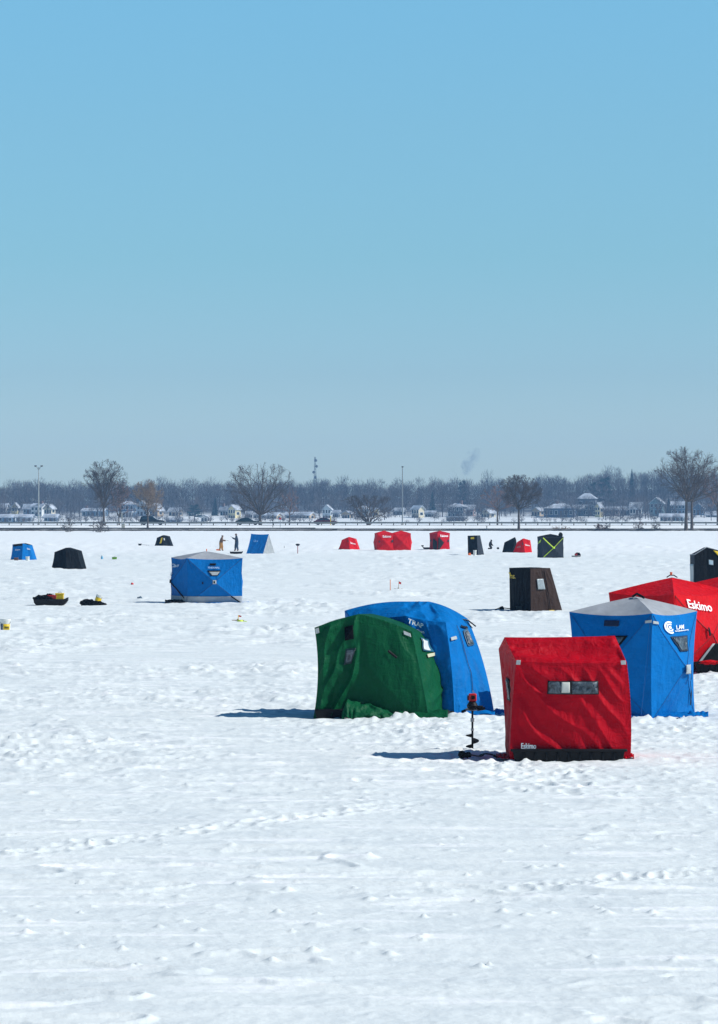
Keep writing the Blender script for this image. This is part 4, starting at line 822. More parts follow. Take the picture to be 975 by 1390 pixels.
def stand(lean=0.0, face=1, arms=((.28, .0, 1.30), (.45, -.05, 1.22)), k=1.0, step=.14):
    f = face
    J = [(0, 0, .92), (lean * .4, 0, 1.15), (lean * .8, 0, 1.38), (lean * 1.0 + .02 * f, 0, 1.50), (lean * 1.1 + .04 * f, 0, 1.63), (lean * 1.1 + .05 * f, 0, 1.72),
         (lean * .8, -.17, 1.38), (lean * .8 + .10 * f, -.24, 1.16), (arms[0][0] * f, -.2, arms[0][2]), (arms[1][0] * f, -.17, arms[1][2]),
         (lean * .8, .17, 1.38), (lean * .8 + .08 * f, .24, 1.14), (arms[0][0] * f, .16, arms[0][2] - .04), (arms[1][0] * f * .9, .12, arms[1][2] - .05),
         (-step * .4 * f, -.1, .80), (-step * .3 * f, -.11, .46), (-step * f, -.12, .10), (-step * f + .14 * f, -.13, .05),
         (step * .4 * f, .1, .80), (step * 1.0 * f, .11, .46), (step * f, .12, .10), (step * f + .14 * f, .13, .05)]
    return [(a * k, b * k, c * k) for a, b, c in J]
o, p = person(300, 748, 'angler in brown camouflage jacket and tan trousers leaning forward with one arm out', stand(.12, 1, ((.30, 0, 1.18), (.55, 0, 1.14)), .92),
    E, R, cloth_by_height('brown_outfit', [(0, (.05, .03, .02)), (.10, (.42, .20, .05)), (.84, (.17, .10, .07)), (1.44, (.20, .12, .08)), (1.52, (.12, .08, .06))]))
mb = MB(); mb.tube([(p.x + .5, p.y - .1, 1.06), (p.x + .78, p.y - .1, 1.02)], .014); tag(mb.build('fishing_rod', BLACK, None), 'short fishing rod held out by the angler in brown', 'fishing rod')
crate(p.x - .30, p.y - .05, 0, .36, .25, .18, ORG, 'orange tackle box at the feet of the angler in brown')
o, p = person(321.5, 748.2, 'standing angler in dark blue clothes and black hat, facing left with raised hands', stand(-.03, -1, ((.26, 0, 1.24), (.46, 0, 1.34)), 1.02),
    E, R, cloth_by_height('navy_outfit', [(0, (.20, .10, .06)), (.16, (.02, .05, .10)), (.92, (.012, .03, .06)), (1.56, (.2, .12, .1)), (1.66, (.01, .012, .02))]))
mb = MB(); mb.tube([(p.x - .45, p.y - .15, 1.36), (p.x - .62, p.y - .15, 1.5)], .014); tag(mb.build('fishing_rod', BLACK, None), 'short fishing rod held up by the angler in dark blue', 'fishing rod')
k_ = [(0, 0, .42), (.05, 0, .62), (.10, 0, .78), (.13, 0, .86), (.15, 0, .96), (.18, 0, 1.0), (.10, -.16, .76), (.14, -.22, .56), (.26, -.18, .44), (.34, -.15, .38), (.10, .16, .76), (.14, .22, .56), (.26, .18, .44), (.34, .15, .38),
      (.02, -.12, .34), (.20, -.13, .12), (-.02, -.13, .07), (-.22, -.13, .07), (.02, .12, .34), (.20, .13, .12), (-.02, .13, .07), (-.22, .13, .07)]
person(665.3, 745.6, 'kneeling angler in black clothes between the narrow black shelter and the red one', k_, E, R, cloth_by_height('black_outfit', [(0, (.01, .01, .012)), (.5, (.014, .014, .018)), (1.5, (.02, .02, .02))]))

# ------------------------------------------------------------------ shore: kerbs, guardrail, road, poles
def strip(name, y0, y1, z0, z1, x0, x1, m, kind='structure', wig=0.0):
    V = []; n = 60
    for i in range(n + 1):
        x = x0 + (x1 - x0) * i / n
        for yy, zz in ((y0, z0), (y1, z0), (y1, z1), (y0, z1)): V.append((x, yy, zz + wig * float(pn(x / 9, .5, 3))))
    Fc = [(4 * i + j, 4 * i + 4 + j, 4 * i + 4 + (j + 1) % 4, 4 * i + (j + 1) % 4) for i in range(n) for j in range(4)] + [(0, 1, 2, 3), (4 * n + 3, 4 * n + 2, 4 * n + 1, 4 * n)]
    o = mesh_obj(name, V, Fc, m, smooth=False); tag(o, kind=kind); return o
STONE = mat('kerb_stone', (.06, .055, .05), .9, .6, .35)
strip('kerb', 601.5, 602.3, .6, 1.10, -150, 150, STONE, wig=.02)
strip('kerb', 608.5, 609.3, 1.0, 1.36, -150, -8, STONE, wig=.08); strip('kerb', 608.5, 609.2, 1.0, 1.24, -8, 150, STONE, wig=.05)
strip('path', 602.5, 608.3, .95, .99, -150, 150, mat('ballast', (.30, .31, .32), .9, .5, .5))
strip('road', 629, 642, 1.7, 1.79, -260, 260, mat('asphalt', (.07, .07, .072), .9, .3, .5))
t = thing('guardrail', 'long dull metal guardrail on short posts along the causeway road', 'guardrail', (0, 626, 1.7))
prof = [(0, .40), (-.07, .46), (0, .53), (0, .58), (-.07, .65), (0, .72), (.03, .72), (.03, .40)]
V = []
for x in (-111, 111): V += [(x, a, z) for a, z in prof]
k = len(prof); mesh_obj('rail', V, [(j, k + j, k + (j + 1) % k, (j + 1) % k) for j in range(k)] + [tuple(range(k))[::-1], tuple(k + j for j in range(k))], ZINC, t, smooth=False, local=True)
pm_ = MB().box(-.09, .09, .04, .22, -.3, .74).V; pf = MB().box(0, 1, 0, 1, 0, 1).F
first = mesh_obj('post', pm_, pf, mat('post_wood', (.16, .14, .11), .9, .4, 3), t, smooth=False, local=True); first.location = (-111.5, 0, 0)
for i in range(1, 99):
    c = first.copy(); COL.objects.link(c); c.parent = t; c.location = (-111.5 + 2.27 * i, 0, 0)

def lamp_post(px, ytop, label, heads=2):
    d = 648; z0 = 1.55; p = at(px, 711, d); top = at(px, ytop, d).z; t = thing('street_lamp', label, 'street lamp', (p.x, d, z0))
    h = top - z0; MB().tube([(0, 0, 0), (0, 0, h * .5), (0, 0, h)], [.13, .11, .08], 10).build('pole', STEEL if heads < 2 else mat('pale_pole', (.42, .44, .42), .5, .1), t, smooth=True); MB().tube([(0, 0, 0), (0, 0, .5)], .24, 10).build('base', mat('concrete', (.35, .34, .32), .9), t)
    if heads == 2:
        for s in (-1, 1):
            MB().tube([(0, 0, h - .6), (s * .3, 0, h - .1), (s * .5, 0, h + .15)], .05, 6).build('arm', STEEL, t); MB().box(min(s * .35, s * .85), max(s * .35, s * .85), -.2, .2, h + .05, h + .33, .08, .05).build('lamp_head', mat('dark_head', (.08, .09, .10), .5), t, bevel=.04)
    else: MB().tube([(0, 0, h - .1), (0, -.6, h)], .05).build('arm', STEEL, t); MB().box(-.22, .22, -1.0, -.4, h - .08, h + .14, .04, .04).build('lamp_head', mat('dark_head', (.08, .09, .10), .5), t, bevel=.04)
lamp_post(52.5, 634, 'tall street lamp with two heads at the far left of the causeway'); lamp_post(546.5, 634, 'tall slim street lamp on the causeway above the red double shelter', 1)
def sign_post(px, ytop, ybot, d, z0, label, m, head=None, w=.1):
    p = at(px, 711, d); h = at(px, ytop, d).z - z0; t = thing('sign_post', label, 'sign post', (p.x, d, z0)); MB().box(-w / 2, w / 2, -w / 2, w / 2, -.2, h).build('post', m, t)
    if head: MB().box(-head[0], head[0], -.08, -.052, h - head[1], h).build('sign_plate', head[2], t, bevel=.01)
    else: MB().lathe([(w * .75, 0), (w * .75, .06), (0, .1)], 8, (0, 0, h)).build('cap', m, t)
sign_post(370.5, 699, 719, 618, 1.4, 'thin dark sign post by the guardrail below the wide bare tree', BLACK, (.2, .35, mat('sign_back', (.14, .15, .15), .6)))
sign_post(380.5, 703, 719, 618, 1.4, 'thin grey post with red plate, next to the dark sign post', STEEL, (.2, .3, REDP))
sign_post(449, 701, 714, 628, 1.75, 'yellow marker post beside the maroon car', YEL, None, .14)
sign_post(661, 714.5, 719, 612, 1.2, 'short dark stake in the snow left of the vase-shaped bare tree', BLACK, None, .14)
sign_post(165.5, 696.5, 719, 612, 1.2, 'pale tall post beside the utility box by the guardrail', mat('pale_post', (.5, .48, .42), .7), None, .16)
p = at(167.5, 712, 611); t = thing('utility_box', 'pale weathered utility box on the bank left of the black car', 'utility box', (p.x, 611, 1.15)); MB().box(-.28, .28, -.2, .2, 0, 1.0).build('cabinet', mat('pale_box', (.42, .40, .34), .7, .2, 3), t, bevel=.02); MB().box(-.32, .32, -.24, .24, 1.003, 1.1).build('cap', mat('snow_cap', (.78, .8, .82), .8), t, bevel=.03)

def car(px0, px1, label, paint, kind, face=1):
    d = 635; x0 = at(px0, 0, d).x; x1 = at(px1, 0, d).x; L_ = 4.9 if kind == 'suv' else 4.7; s = (x1 - x0) / L_
    t = thing('car', label, 'car', ((x0 + x1) / 2, d, 1.79)); t.scale = (face, 1, 1) if face < 0 else (1, 1, 1)
    h = L_ / 2
    if kind == 'suv': lower = [(-h, .35), (-h + .05, .95), (-h + .1, 1.02), (h - 1.55, 1.02), (h - .35, .92), (h - .02, .72), (h, .38), (h - .3, .26), (-h + .3, .26)]; cab = [(-h + .12, 1.021), (-h + .35, 1.62), (-h + .75, 1.72), (h - 2.45, 1.70), (h - 1.5, 1.021)]
    else: lower = [(-h, .35), (-h + .03, .80), (-h + .5, .90), (h - 1.4, .88), (h - .3, .74), (h, .55), (h - .02, .35), (h - .3, .24), (-h + .3, .24)]; cab = [(-h + .35, .902), (-h + 1.25, 1.36), (-h + 2.0, 1.43), (h - 2.2, 1.38), (h - 1.3, .885)]
    MB().prism(lower, -.9, .9).build('body', paint, t, bevel=.06)
    mb = MB(); n = len(cab); V = [(x, -.82 + .18 * (z - .9), z) for x, z in cab] + [(x, .82 - .18 * (z - .9), z) for x, z in cab]
    mb.add(V, [tuple(range(n)), tuple(range(2 * n - 1, n - 1, -1))] + [(i, i + n, (i + 1) % n + n, (i + 1) % n) for i in range(n)]); mb.build('cabin', paint, t, bevel=.04)
    gl = mat('car_glass', (.02, .035, .045), .1, .1, spec=.8)
    zs = [z for x, z in cab]; z0_, z1_ = min(zs) + .04, max(zs) - .09; xa, xb = cab[1][0] + .1, cab[3][0] - .05
    for a, b in ((0, .47), (.52, 1)):
        bl_, br_ = lin(a, cab[0][0] + .3, cab[4][0] - .2), lin(b, cab[0][0] + .3, cab[4][0] - .2); tl_, tr_ = lin(a, xa + .15, xb), lin(b, xa + .15, xb)
        for sgn in (-1, 1):
            f = lambda z: sgn * (.835 - .18 * (z - .9)); g = lambda z: sgn * (.80 - .18 * (z - .9))
            MB().add([(bl_, f(z0_), z0_), (br_, f(z0_), z0_), (tr_, f(z1_), z1_), (tl_, f(z1_), z1_), (bl_, g(z0_), z0_), (br_, g(z0_), z0_), (tr_, g(z1_), z1_), (tl_, g(z1_), z1_)], [(0, 1, 2, 3), (7, 6, 5, 4), (0, 4, 5, 1), (1, 5, 6, 2), (2, 6, 7, 3), (3, 7, 4, 0)]).build('side_window', gl, t)
    for x in (-h + .85, h - .9):
        for y in (-.8, .8):
            wmb = MB(); wmb.tube([(x, y - .1, .33), (x, y + .1, .33)], .33, 18); wv = wmb.build('wheel', mat('tyre', (.02, .02, .02), .8), t); MB().tube([(x, y - .115, .33), (x, y + .115, .33)], .19, 14).build('rim', STEEL, wv)
    for y in (-.6, .6):
        MB().box(h - .1, h + .012, y - .17, y + .17, .60, .74).build('headlight', mat('lamp_glass', (.75, .68, .5), .2), t, bevel=.02); MB().box(-h - .012, -h + .1, y - .15, y + .15, .68, .82).build('tail_light', REDP, t, bevel=.02)
    return t
car(188.5, 225, 'black estate car driving right on the causeway at the left', mat('black_paint', (.008, .010, .014), .25, .1), 'suv')
car(327, 346, 'dark green saloon car on the causeway under the wide bare tree', mat('green_paint', (.012, .03, .03), .25, .1), 'sedan')
car(424, 461, 'maroon saloon car on the causeway beside the yellow marker post', mat('maroon_paint', (.11, .008, .03), .25, .1), 'sedan')

# ------------------------------------------------------------------ bare trees
BARK = mat('bark', (.085, .066, .055), .9, .35, 1.2); TWIG = mat('twig', (.070, .052, .043), .9, .3, .8); TWIGR = mat('reddish_twig', (.20, .11, .085), .9, .3, .8); TANTW = mat('tan_twig', (.23, .165, .115), .9, .3, .8)
class TB(MB):
    def seg(s, pts, rads, n): s.tube(pts, rads, n, cap=False)
def grow(name_root, label, px, ybot, d, ytop, rx_px, fork_y, tw=TWIG, seed=1, limbs=9, z0=None, cxo=0.0, low=.35, trunk_r=.28, dens=1.0, cat='tree', group=None, up=.25, twr=.016, stems=1, flat=1.0):
    R = random.Random(seed); ppm = F / d; base = at(px, ybot, d); z0 = base.z if z0 is None else z0
    t = thing(name_root, label, cat, (base.x, d, z0), group)
    Ht = at(px, ytop, d).z - z0; fz = max(.3, at(px, fork_y, d).z - z0); rx = rx_px * 1.1 / ppm; cx = cxo / ppm
    cz = fz + (Ht - fz) * low; ru = Ht - cz; rd = (cz - fz) * 1.0 + .3
    def inside(p): 
        dz = p.z - cz; r = ru if dz > 0 else rd
        return ((p.x - cx) / rx) ** 2 + (p.y / rx) ** 2 + (dz / r) ** 2
    tk = TB(); cr = TB()
    if stems == 1:
        bend = R.uniform(-.1, .1); tk.seg([(0, 0, -.3), (bend * .3, 0, fz * .35), (bend, 0, fz * .8), (bend * .8, 0, fz)], [trunk_r * 1.35, trunk_r, trunk_r * .85, trunk_r * .8], 9); forks = [Vector((bend * .8, 0, fz))]
    else: forks = [Vector((R.uniform(-.2, .2), R.uniform(-.2, .2), 0)) for _ in range(stems)]
    def path(a, b, c, n):
        return [a * (1 - u) ** 2 + b * 2 * u * (1 - u) + c * u * u for u in [i / n for i in range(n + 1)]]
    def wig(pts, amp):
        return [pts[0]] + [q + Vector((R.gauss(0, amp), R.gauss(0, amp), R.gauss(0, amp))) for q in pts[1:-1]] + [pts[-1]]
    lim = []
    for i in range(limbs):
        ph = 2 * math.pi * (i * .618 + R.random() * .15); el = .02 + .93 * ((i + R.random()) / limbs) ** 1.25
        tgt = Vector((cx + rx * 1.0 * math.cos(ph) * math.cos(el * 1.5), rx * .88 * math.sin(ph) * math.cos(el * 1.5), cz + (ru * .9 * math.sin(el * 1.5)) * flat - (rd * .5 if el < .2 else 0)))
        f = forks[i % len(forks)]; mid = f + (tgt - f) * .45; mid.z += up * (tgt - f).length * (.6 if el < .6 else .1); mid += Vector((R.gauss(0, .3), R.gauss(0, .3), 0)); 
        pts = wig(path(f, mid, tgt, 9), .10); r0 = trunk_r * (.42 if stems == 1 else .8) * (.7 + .5 * R.random()); rad = [r0 * (1 - j / 9) ** 1.1 + .018 for j in range(10)]
        tk.seg(pts[:6], rad[:6], 6); cr.seg(pts[5:], rad[5:], 5); lim.append((pts, rad))
    def sub(parents, per, lenf, rmin, level, sides):
        out = []
        for pts, rad in parents:
            L_ = sum((pts[j + 1] - pts[j]).length for j in range(len(pts) - 1)); n = max(2, int(per * dens * (.6 + .8 * R.random())))
            for k in range(n):
                u = .20 + .79 * ((k + R.random()) / n) ** .8 if level < 3 else .05 + .95 * (k + R.random()) / n
                j = min(int(u * (len(pts) - 1)), len(pts) - 2); f = u * (len(pts) - 1) - j; p = pts[j].lerp(pts[j + 1], f); tan = (pts[j + 1] - pts[j]).normalized()
                ax = Vector((R.gauss(0, 1), R.gauss(0, 1), R.gauss(0, 1))).cross(tan).normalized(); ang = math.radians(R.uniform(25, 58)); dr = (tan * math.cos(ang) + ax * math.sin(ang)); dr.z += .10; dr.normalize()
                ln = L_ * lenf * (1.1 - .5 * u) * R.uniform(.7, 1.25)
                e = p + dr * ln
                for _ in range(5):
                    if inside(e) > 1.05: ln *= .72; e = p + dr * ln
                if inside(e) > 1.35 and R.random() < .8: continue
                nn = 2 if level > 2 else 4
                mid = p + dr * ln * .5 + Vector((0, 0, -.06 * ln)) + ax * .08 * ln; q = wig(path(p, mid, e, nn), .035 * ln ** .5)
                r0 = max(rmin, rad[j] * (.5 if level < 3 else .6)); rr = [r0 * (1 - i / nn) + rmin * .55 for i in range(nn + 1)]
                cr.seg(q, rr, sides); out.append((q, rr))
        return out
    l2 = sub(lim, 9, .45, .026, 1, 4); l3 = sub(l2, 6.5, .55, .017, 2, 3); l4 = sub(l3, 5.0, .7, twr * .62, 3, 3)
    tk.build('trunk', BARK, t, smooth=True); cr.build('crown', tw, t)
    return t
grow('bare_tree', 'bare dark tree with rounded crown on the causeway, right of the two-headed lamp', 141, 713, 650, 623, 32, 690, seed=3, limbs=14, z0=1.4, low=.42, trunk_r=.24, cxo=3)
grow('bare_tree', 'small reddish bare tree standing against the rounded one at the left', 162, 713, 655, 651, 17, 702, tw=TWIGR, seed=31, limbs=7, z0=1.3, dens=.7, trunk_r=.15)
grow('bare_tree', 'slender tan bare tree on the bank beside the black car', 200.5, 718.5, 614, 650, 22, 700, tw=TANTW, seed=5, limbs=9, z0=1.2, low=.45, trunk_r=.17, up=.1)
grow('bare_tree', 'wide bare tree with fan-like limbs on the causeway, above the dark green car', 353.5, 711, 650, 626, 50, 699, seed=8, limbs=16, z0=1.5, low=.40, trunk_r=.32, up=.06, dens=.85)
grow('bare_tree', 'reddish bare tree peeping out right of the wide fan-like one', 393, 711, 700, 660, 15, 700, tw=TWIGR, seed=33, limbs=7, z0=0.2, dens=.6, trunk_r=.15)
grow('bare_tree', 'low spreading bare tree with crooked stems left of the slim street lamp', 500, 710.5, 652, 671, 36, 709, seed=10, limbs=9, z0=1.4, low=.72, trunk_r=.16, up=.30, stems=3, cxo=-1, dens=.9, flat=.9)
grow('bare_tree', 'vase-shaped bare tree on the snowy bank above the black shelter', 704.5, 719.3, 607, 644, 30, 692, seed=12, limbs=13, z0=1.05, low=.42, trunk_r=.21, up=.12, cxo=0)
grow('bare_tree', 'reddish bare tree just left of the vase-shaped one', 675.5, 711, 652, 657, 23, 694, tw=TWIGR, seed=34, limbs=8, z0=1.4, dens=.65, trunk_r=.16)
grow('bare_tree', 'tallest bare tree with thick trunk at the right, nearer of the pair', 931.5, 722, 600, 606, 43, 681, seed=15, limbs=15, z0=.75, low=.38, trunk_r=.29, up=.10, cxo=0, dens=.95)
grow('bare_tree', 'large bare tree with thinner trunk, farther of the pair at the right', 939.5, 719.5, 608, 611, 40, 682, seed=16, limbs=10, z0=1.05, low=.38, trunk_r=.24, up=.1, cxo=9, dens=.8)
grow('bare_tree', 'reddish brown bare tree cut off by the right edge', 975, 712, 655, 632, 34, 690, tw=TWIGR, seed=18, limbs=10, z0=1.2, dens=.7, trunk_r=.25)
def shrub(px, y, d, ytop, rx, label, seed, z0, tw=TWIG, dens=.5, n=7, name='shrub', cat='shrub'): grow(name, label, px, y, d, ytop, rx, y - .2, tw=tw, seed=seed, limbs=n, z0=z0, low=.3, trunk_r=.045, up=.05, stems=3, dens=dens, cat=cat, twr=.012)
shrub(135, 727, 590, 706, 14, 'twiggy bare shrub on the bank below the rounded bare tree', 41, .55, dens=.62, n=9); shrub(92, 727, 592, 702, 11, 'small bare sapling on the bank right of the two-headed lamp', 42, .6, dens=.5)
shrub(867, 718, 605, 707, 8, 'low bare shrub on the bank, left of the thick-trunked tree pair', 43, .95, TWIGR); shrub(890, 718, 605, 708, 7, 'thin bare shrub nearest to the thick-trunked tree pair', 44, .95); shrub(812, 718, 606, 711, 10, 'reddish low bush on the bank, right of the lime taped shelter', 45, .9, TWIGR, .6)
shrub(822, 718, 607, 709, 7, 'tiny upright bare bush next to the reddish low bush', 46, .95); shrub(762, 719, 605, 714, 16, 'dry weeds along the kerb above the lime taped shelter', 47, .85, TANTW, .3, 9)

# ------------------------------------------------------------------ far shore
def sliver_tree(R, H_, rx, n, w=.13, conifer=False, tri=None):
    """returns verts, tris of a small far tree: trunk and thin twigs"""
    V = []; T_ = []
    def sl(a, b, wd):
        d = np.array(b) - np.array(a); s_ = np.cross(d, [R.gauss(0, 1), R.gauss(0, 1), R.gauss(0, .3)]); s_ = s_ / (np.linalg.norm(s_) + 1e-9) * wd
        k = len(V); V.extend([np.array(a) - s_ * .5, np.array(a) + s_ * .5, np.array(b)]); T_.append((k, k + 1, k + 2))
    if conifer == 'spruce':
        for i in range(n):
            z = H_ * (.08 + .92 * R.random() ** 1.3); r = rx * (1 - z / H_) ** .9 + .15; ph = R.uniform(0, 6.283); a = (.1 * r * math.cos(ph), .1 * r * math.sin(ph), z); b = (r * math.cos(ph), r * math.sin(ph), z - r * .35 * R.random()); sl(a, b, .5)
    elif conifer == 'pine':
        for i in range(n):
            c = int(R.random() * 14); ph = c * 2.4; zz = H_ * (.35 + .6 * c / 14); rr = rx * (.35 + .65 * (1 - c / 14)) * R.uniform(.5, 1); cx_, cy_ = rr * math.cos(ph), rr * math.sin(ph)
            a = (cx_ * R.random(), cy_ * R.random(), zz); b = (cx_ + R.gauss(0, rx * .16), cy_ + R.gauss(0, rx * .16), zz + R.gauss(.3, H_ * .04)); sl(a, b, .55)
    else:
        for i in range(n):
            ph = R.uniform(0, 6.283); u = R.random() ** .6; zc = R.uniform(-.9, 1); r = rx * math.sqrt(max(0, 1 - zc * zc)) * u; cz = H_ * .60; p = np.array((r * math.cos(ph), r * math.sin(ph), cz + zc * H_ * .4 * (.5 + .5 * u)))
            dr = p - np.array((0, 0, H_ * .3)); dr = dr / (np.linalg.norm(dr) + 1e-6) + np.array((R.gauss(0, .35), R.gauss(0, .35), R.gauss(.2, .3))); sl(p, p + dr * R.uniform(.8, 1.8), w)
        for i in range(7):
            ph = R.uniform(0, 6.283); a = (0, 0, H_ * R.uniform(.2, .45)); sl(a, (rx * .8 * math.cos(ph), rx * .8 * math.sin(ph), H_ * R.uniform(.6, .95)), .3)
    V.extend([np.array(q) for q in ((-.22, 0, -1), (.22, 0, -1), (0, 0, H_ * .8), (0, -.22, -1), (0, .22, -1), (0, 0, H_ * .8))]); k = len(V); T_ += [(k - 6, k - 5, k - 4), (k - 3, k - 2, k - 1)]
    return np.array(V), T_
WOODM = mat('far_wood', (.09, .068, .058), .95, .35, .03); WOODM2 = mat('far_wood_reddish', (.11, .065, .05), .95, .3, .05); CONI = mat('conifer', (.018, .04, .028), .9, .3, .2)
R = random.Random(99); tm = [sliver_tree(R, R.uniform(10.5, 14.5), R.uniform(3.4, 5), 330) for _ in range(14)]
Vs = []; Fs = []; off = 0
def put(tv, x, y, sc, rot):
    global off
    V, T_ = tv; c, s = math.cos(rot), math.sin(rot); W = np.stack([V[:, 0] * c - V[:, 1] * s, V[:, 0] * s + V[:, 1] * c, V[:, 2]], 1) * sc; W += np.array([x, y, float(macro(np.array(x), np.array(float(y))))])
    Vs.append(W); Fs.append(np.array(T_) + off); off += len(W)
for row in range(11):
    y = 1468 + row * 27; hw = .163 * y * 1.18; x = -hw
    while x < hw:
        x += R.uniform(4.2, 7.6); sc = R.uniform(.60, .98) * (1 + .42 * float(pn(x / 34, row * .35, 4)) + .2 * float(pn(x / 9, row, 6))); put(R.choice(tm), x, y + R.uniform(-12, 12), sc, R.uniform(0, 6.28))
V = np.concatenate(Vs); Fa = np.concatenate(Fs)
o = mesh_obj('woodland', V, Fa.tolist(), WOODM, smooth=False); tag(o, 'dense mass of bare winter trees covering the hills beyond the far shore', 'woodland', kind='stuff')
# nearer single trees among the houses
G_T = 'bare trees among the far houses'
def far_tree(px, ybot, ytop, label, kind=False, rx=None, m=WOODM, d=1440, n=420, name='bare_tree'):
    R = random.Random(int(px * 7)); Hh = (ybot - ytop) * d / F; p = at(px, ybot, d); V, T_ = sliver_tree(R, Hh, rx or Hh * .33, n, .10, kind)
    t = thing(name, label, 'tree', (p.x, d, p.z)); k = len(T_) - 2
    mesh_obj('crown', V, T_[:k], m, t, smooth=False, local=True); MB().tube([(0, 0, -2), (0, 0, Hh * .5), (0, 0, Hh * .85)], [.28, .2, .06], 6).build('trunk', BARK, t, smooth=True); return t
far_tree(628, 700, 650, 'broad dark pine rising above the wood near the smoke plume', 'pine', 3.4, CONI, 1500, 700, 'pine_tree')
far_tree(822, 700, 645, 'rounded dark pine above the right-hand houses', 'pine', 4.6, CONI, 1500, 900, 'pine_tree')
far_tree(805, 700, 652, 'smaller dark pine left of the rounded one', 'pine', 3.4, CONI, 1520, 500, 'pine_tree')
far_tree(858, 700, 637, 'tall pointed spruce above the right-hand houses', 'spruce', 2.9, CONI, 1510, 800, 'spruce_tree')
far_tree(28, 700, 656, 'small dark spruce on the skyline at the far left', 'spruce', 2.4, CONI, 1600, 400, 'spruce_tree')
far_tree(264, 710, 684, 'dark low evergreen right of the black car', 'pine', 3.6, CONI, 1345, 500, 'pine_tree'); far_tree(292, 706, 676, 'narrow dark evergreen left of the cream house', 'spruce', 2.2, CONI, 1400, 500, 'spruce_tree')
far_tree(587, 704, 668, 'dark evergreen behind the slim street lamp and the stepped cream house', 'spruce', 2.6, CONI, 1420, 400, 'spruce_tree'); far_tree(908, 704, 676, 'dark evergreen between two gabled houses at the right', 'spruce', 2.4, CONI, 1395, 500, 'spruce_tree')
spots = [(96, 706, 672), (108, 704, 668), (212, 704, 672), (244, 706, 676), (330, 704, 676), (418, 702, 672), (452, 703, 676), (527, 704, 674), (601, 706, 668), (648, 704, 674), (664, 706, 680), (742, 708, 680), (769, 708, 684), (784, 706, 678), (799, 708, 676), (822, 710, 682), (833, 709, 680), (846, 710, 678), (876, 708, 674), (896, 708, 672), (917, 709, 676), (952, 708, 668), (966, 706, 672), (80, 702, 660), (730, 702, 648), (755, 700, 646), (885, 700, 640), (233, 700, 652), (100, 700, 652), (398, 700, 652)]
LABS = ['bare tree on the far shore just right of the two-headed lamp', "tall bare tree on the far shore touching the dark blue house's left end", 'bare tree in front of the brown house with sunlit side', 'bare tree right of the black car in front of the tan cottage', 'bare tree between the sunlit cream house and the tiny cabin', 'bare tree behind the maroon car, right of its roof', 'bare tree right of the narrow white-gabled house', 'bare tree left of the slim street lamp at the small patchy-roofed house', 'bare tree on the left side of the large dark-walled house', 'bare tree right of the brick house behind the large dark-walled one', 'short bare tree in front of the sunlit tan and white house', 'thin bare tree before the left end of the wide white-roofed house', 'thin bare tree before the middle of the wide white-roofed house', 'bare tree before the right end of the wide white-roofed house', 'bare tree before the dark two-storey house at the right', 'bare tree between the yellow narrow house and the low brick one', 'bare tree before the middle of the low brick house', 'bare tree between the low brick house and the dormered house', 'bare tree at the right corner of the dormered white-fronted house', 'bare tree before the right end of the tall teal house', 'bare tree before the blue-walled house, left of the thick trunks', 'tall bare tree just right of the thick-trunked pair', 'bare tree beside the low house cut off by the right edge', 'bare tree on the skyline just right of the two-headed lamp', 'bare tree on the skyline right of the vase-shaped tree', 'bare tree on the skyline above the wide white-roofed house', 'tall bare tree on the skyline right of the pointed spruce', 'rounded bare tree on the skyline right of the black car', 'bare tree on the skyline left of the rounded causeway tree', 'bare tree on the skyline right of the wide fan-like tree']
for i, (px, yb, yt) in enumerate(spots):
    far_tree(px, yb, yt, LABS[i], d=1385 if yb > 703 else 1520, n=300 if yb > 703 else 420)['group'] = G_T
# tangle of bare bushes and saplings along the far shoreline and between the gardens
R = random.Random(321); Vs = []; Fs = []; off = 0; bt = [sliver_tree(R, R.uniform(3.0, 6.5), R.uniform(1.8, 3.2), 130, .09) for _ in range(9)]; bt2 = [sliver_tree(R, R.uniform(8, 11), R.uniform(2.4, 3.6), 170, .08) for _ in range(6)]
for i in range(1250):
    y = R.choice([R.uniform(1320, 1345), R.uniform(1350, 1385), R.uniform(1405, 1465)]); x = R.uniform(-.19, .19) * y
    if float(pn(x / 22, y / 60, 77)) < -.18: continue
    if i % 4 == 0 and y > 1345: put(R.choice(bt2), x, min(y, 1400), R.uniform(.6, 1.0), R.uniform(0, 6.28)); continue
    put(R.choice(bt), x, y, R.uniform(.5, 1.0) * (.62 if y < 1385 else 1.25), R.uniform(0, 6.28))
o = mesh_obj('brush', np.concatenate(Vs), np.concatenate(Fs).tolist(), WOODM, smooth=False); tag(o, 'tangled bare brush along the far shoreline among the houses', 'brush', kind='stuff')

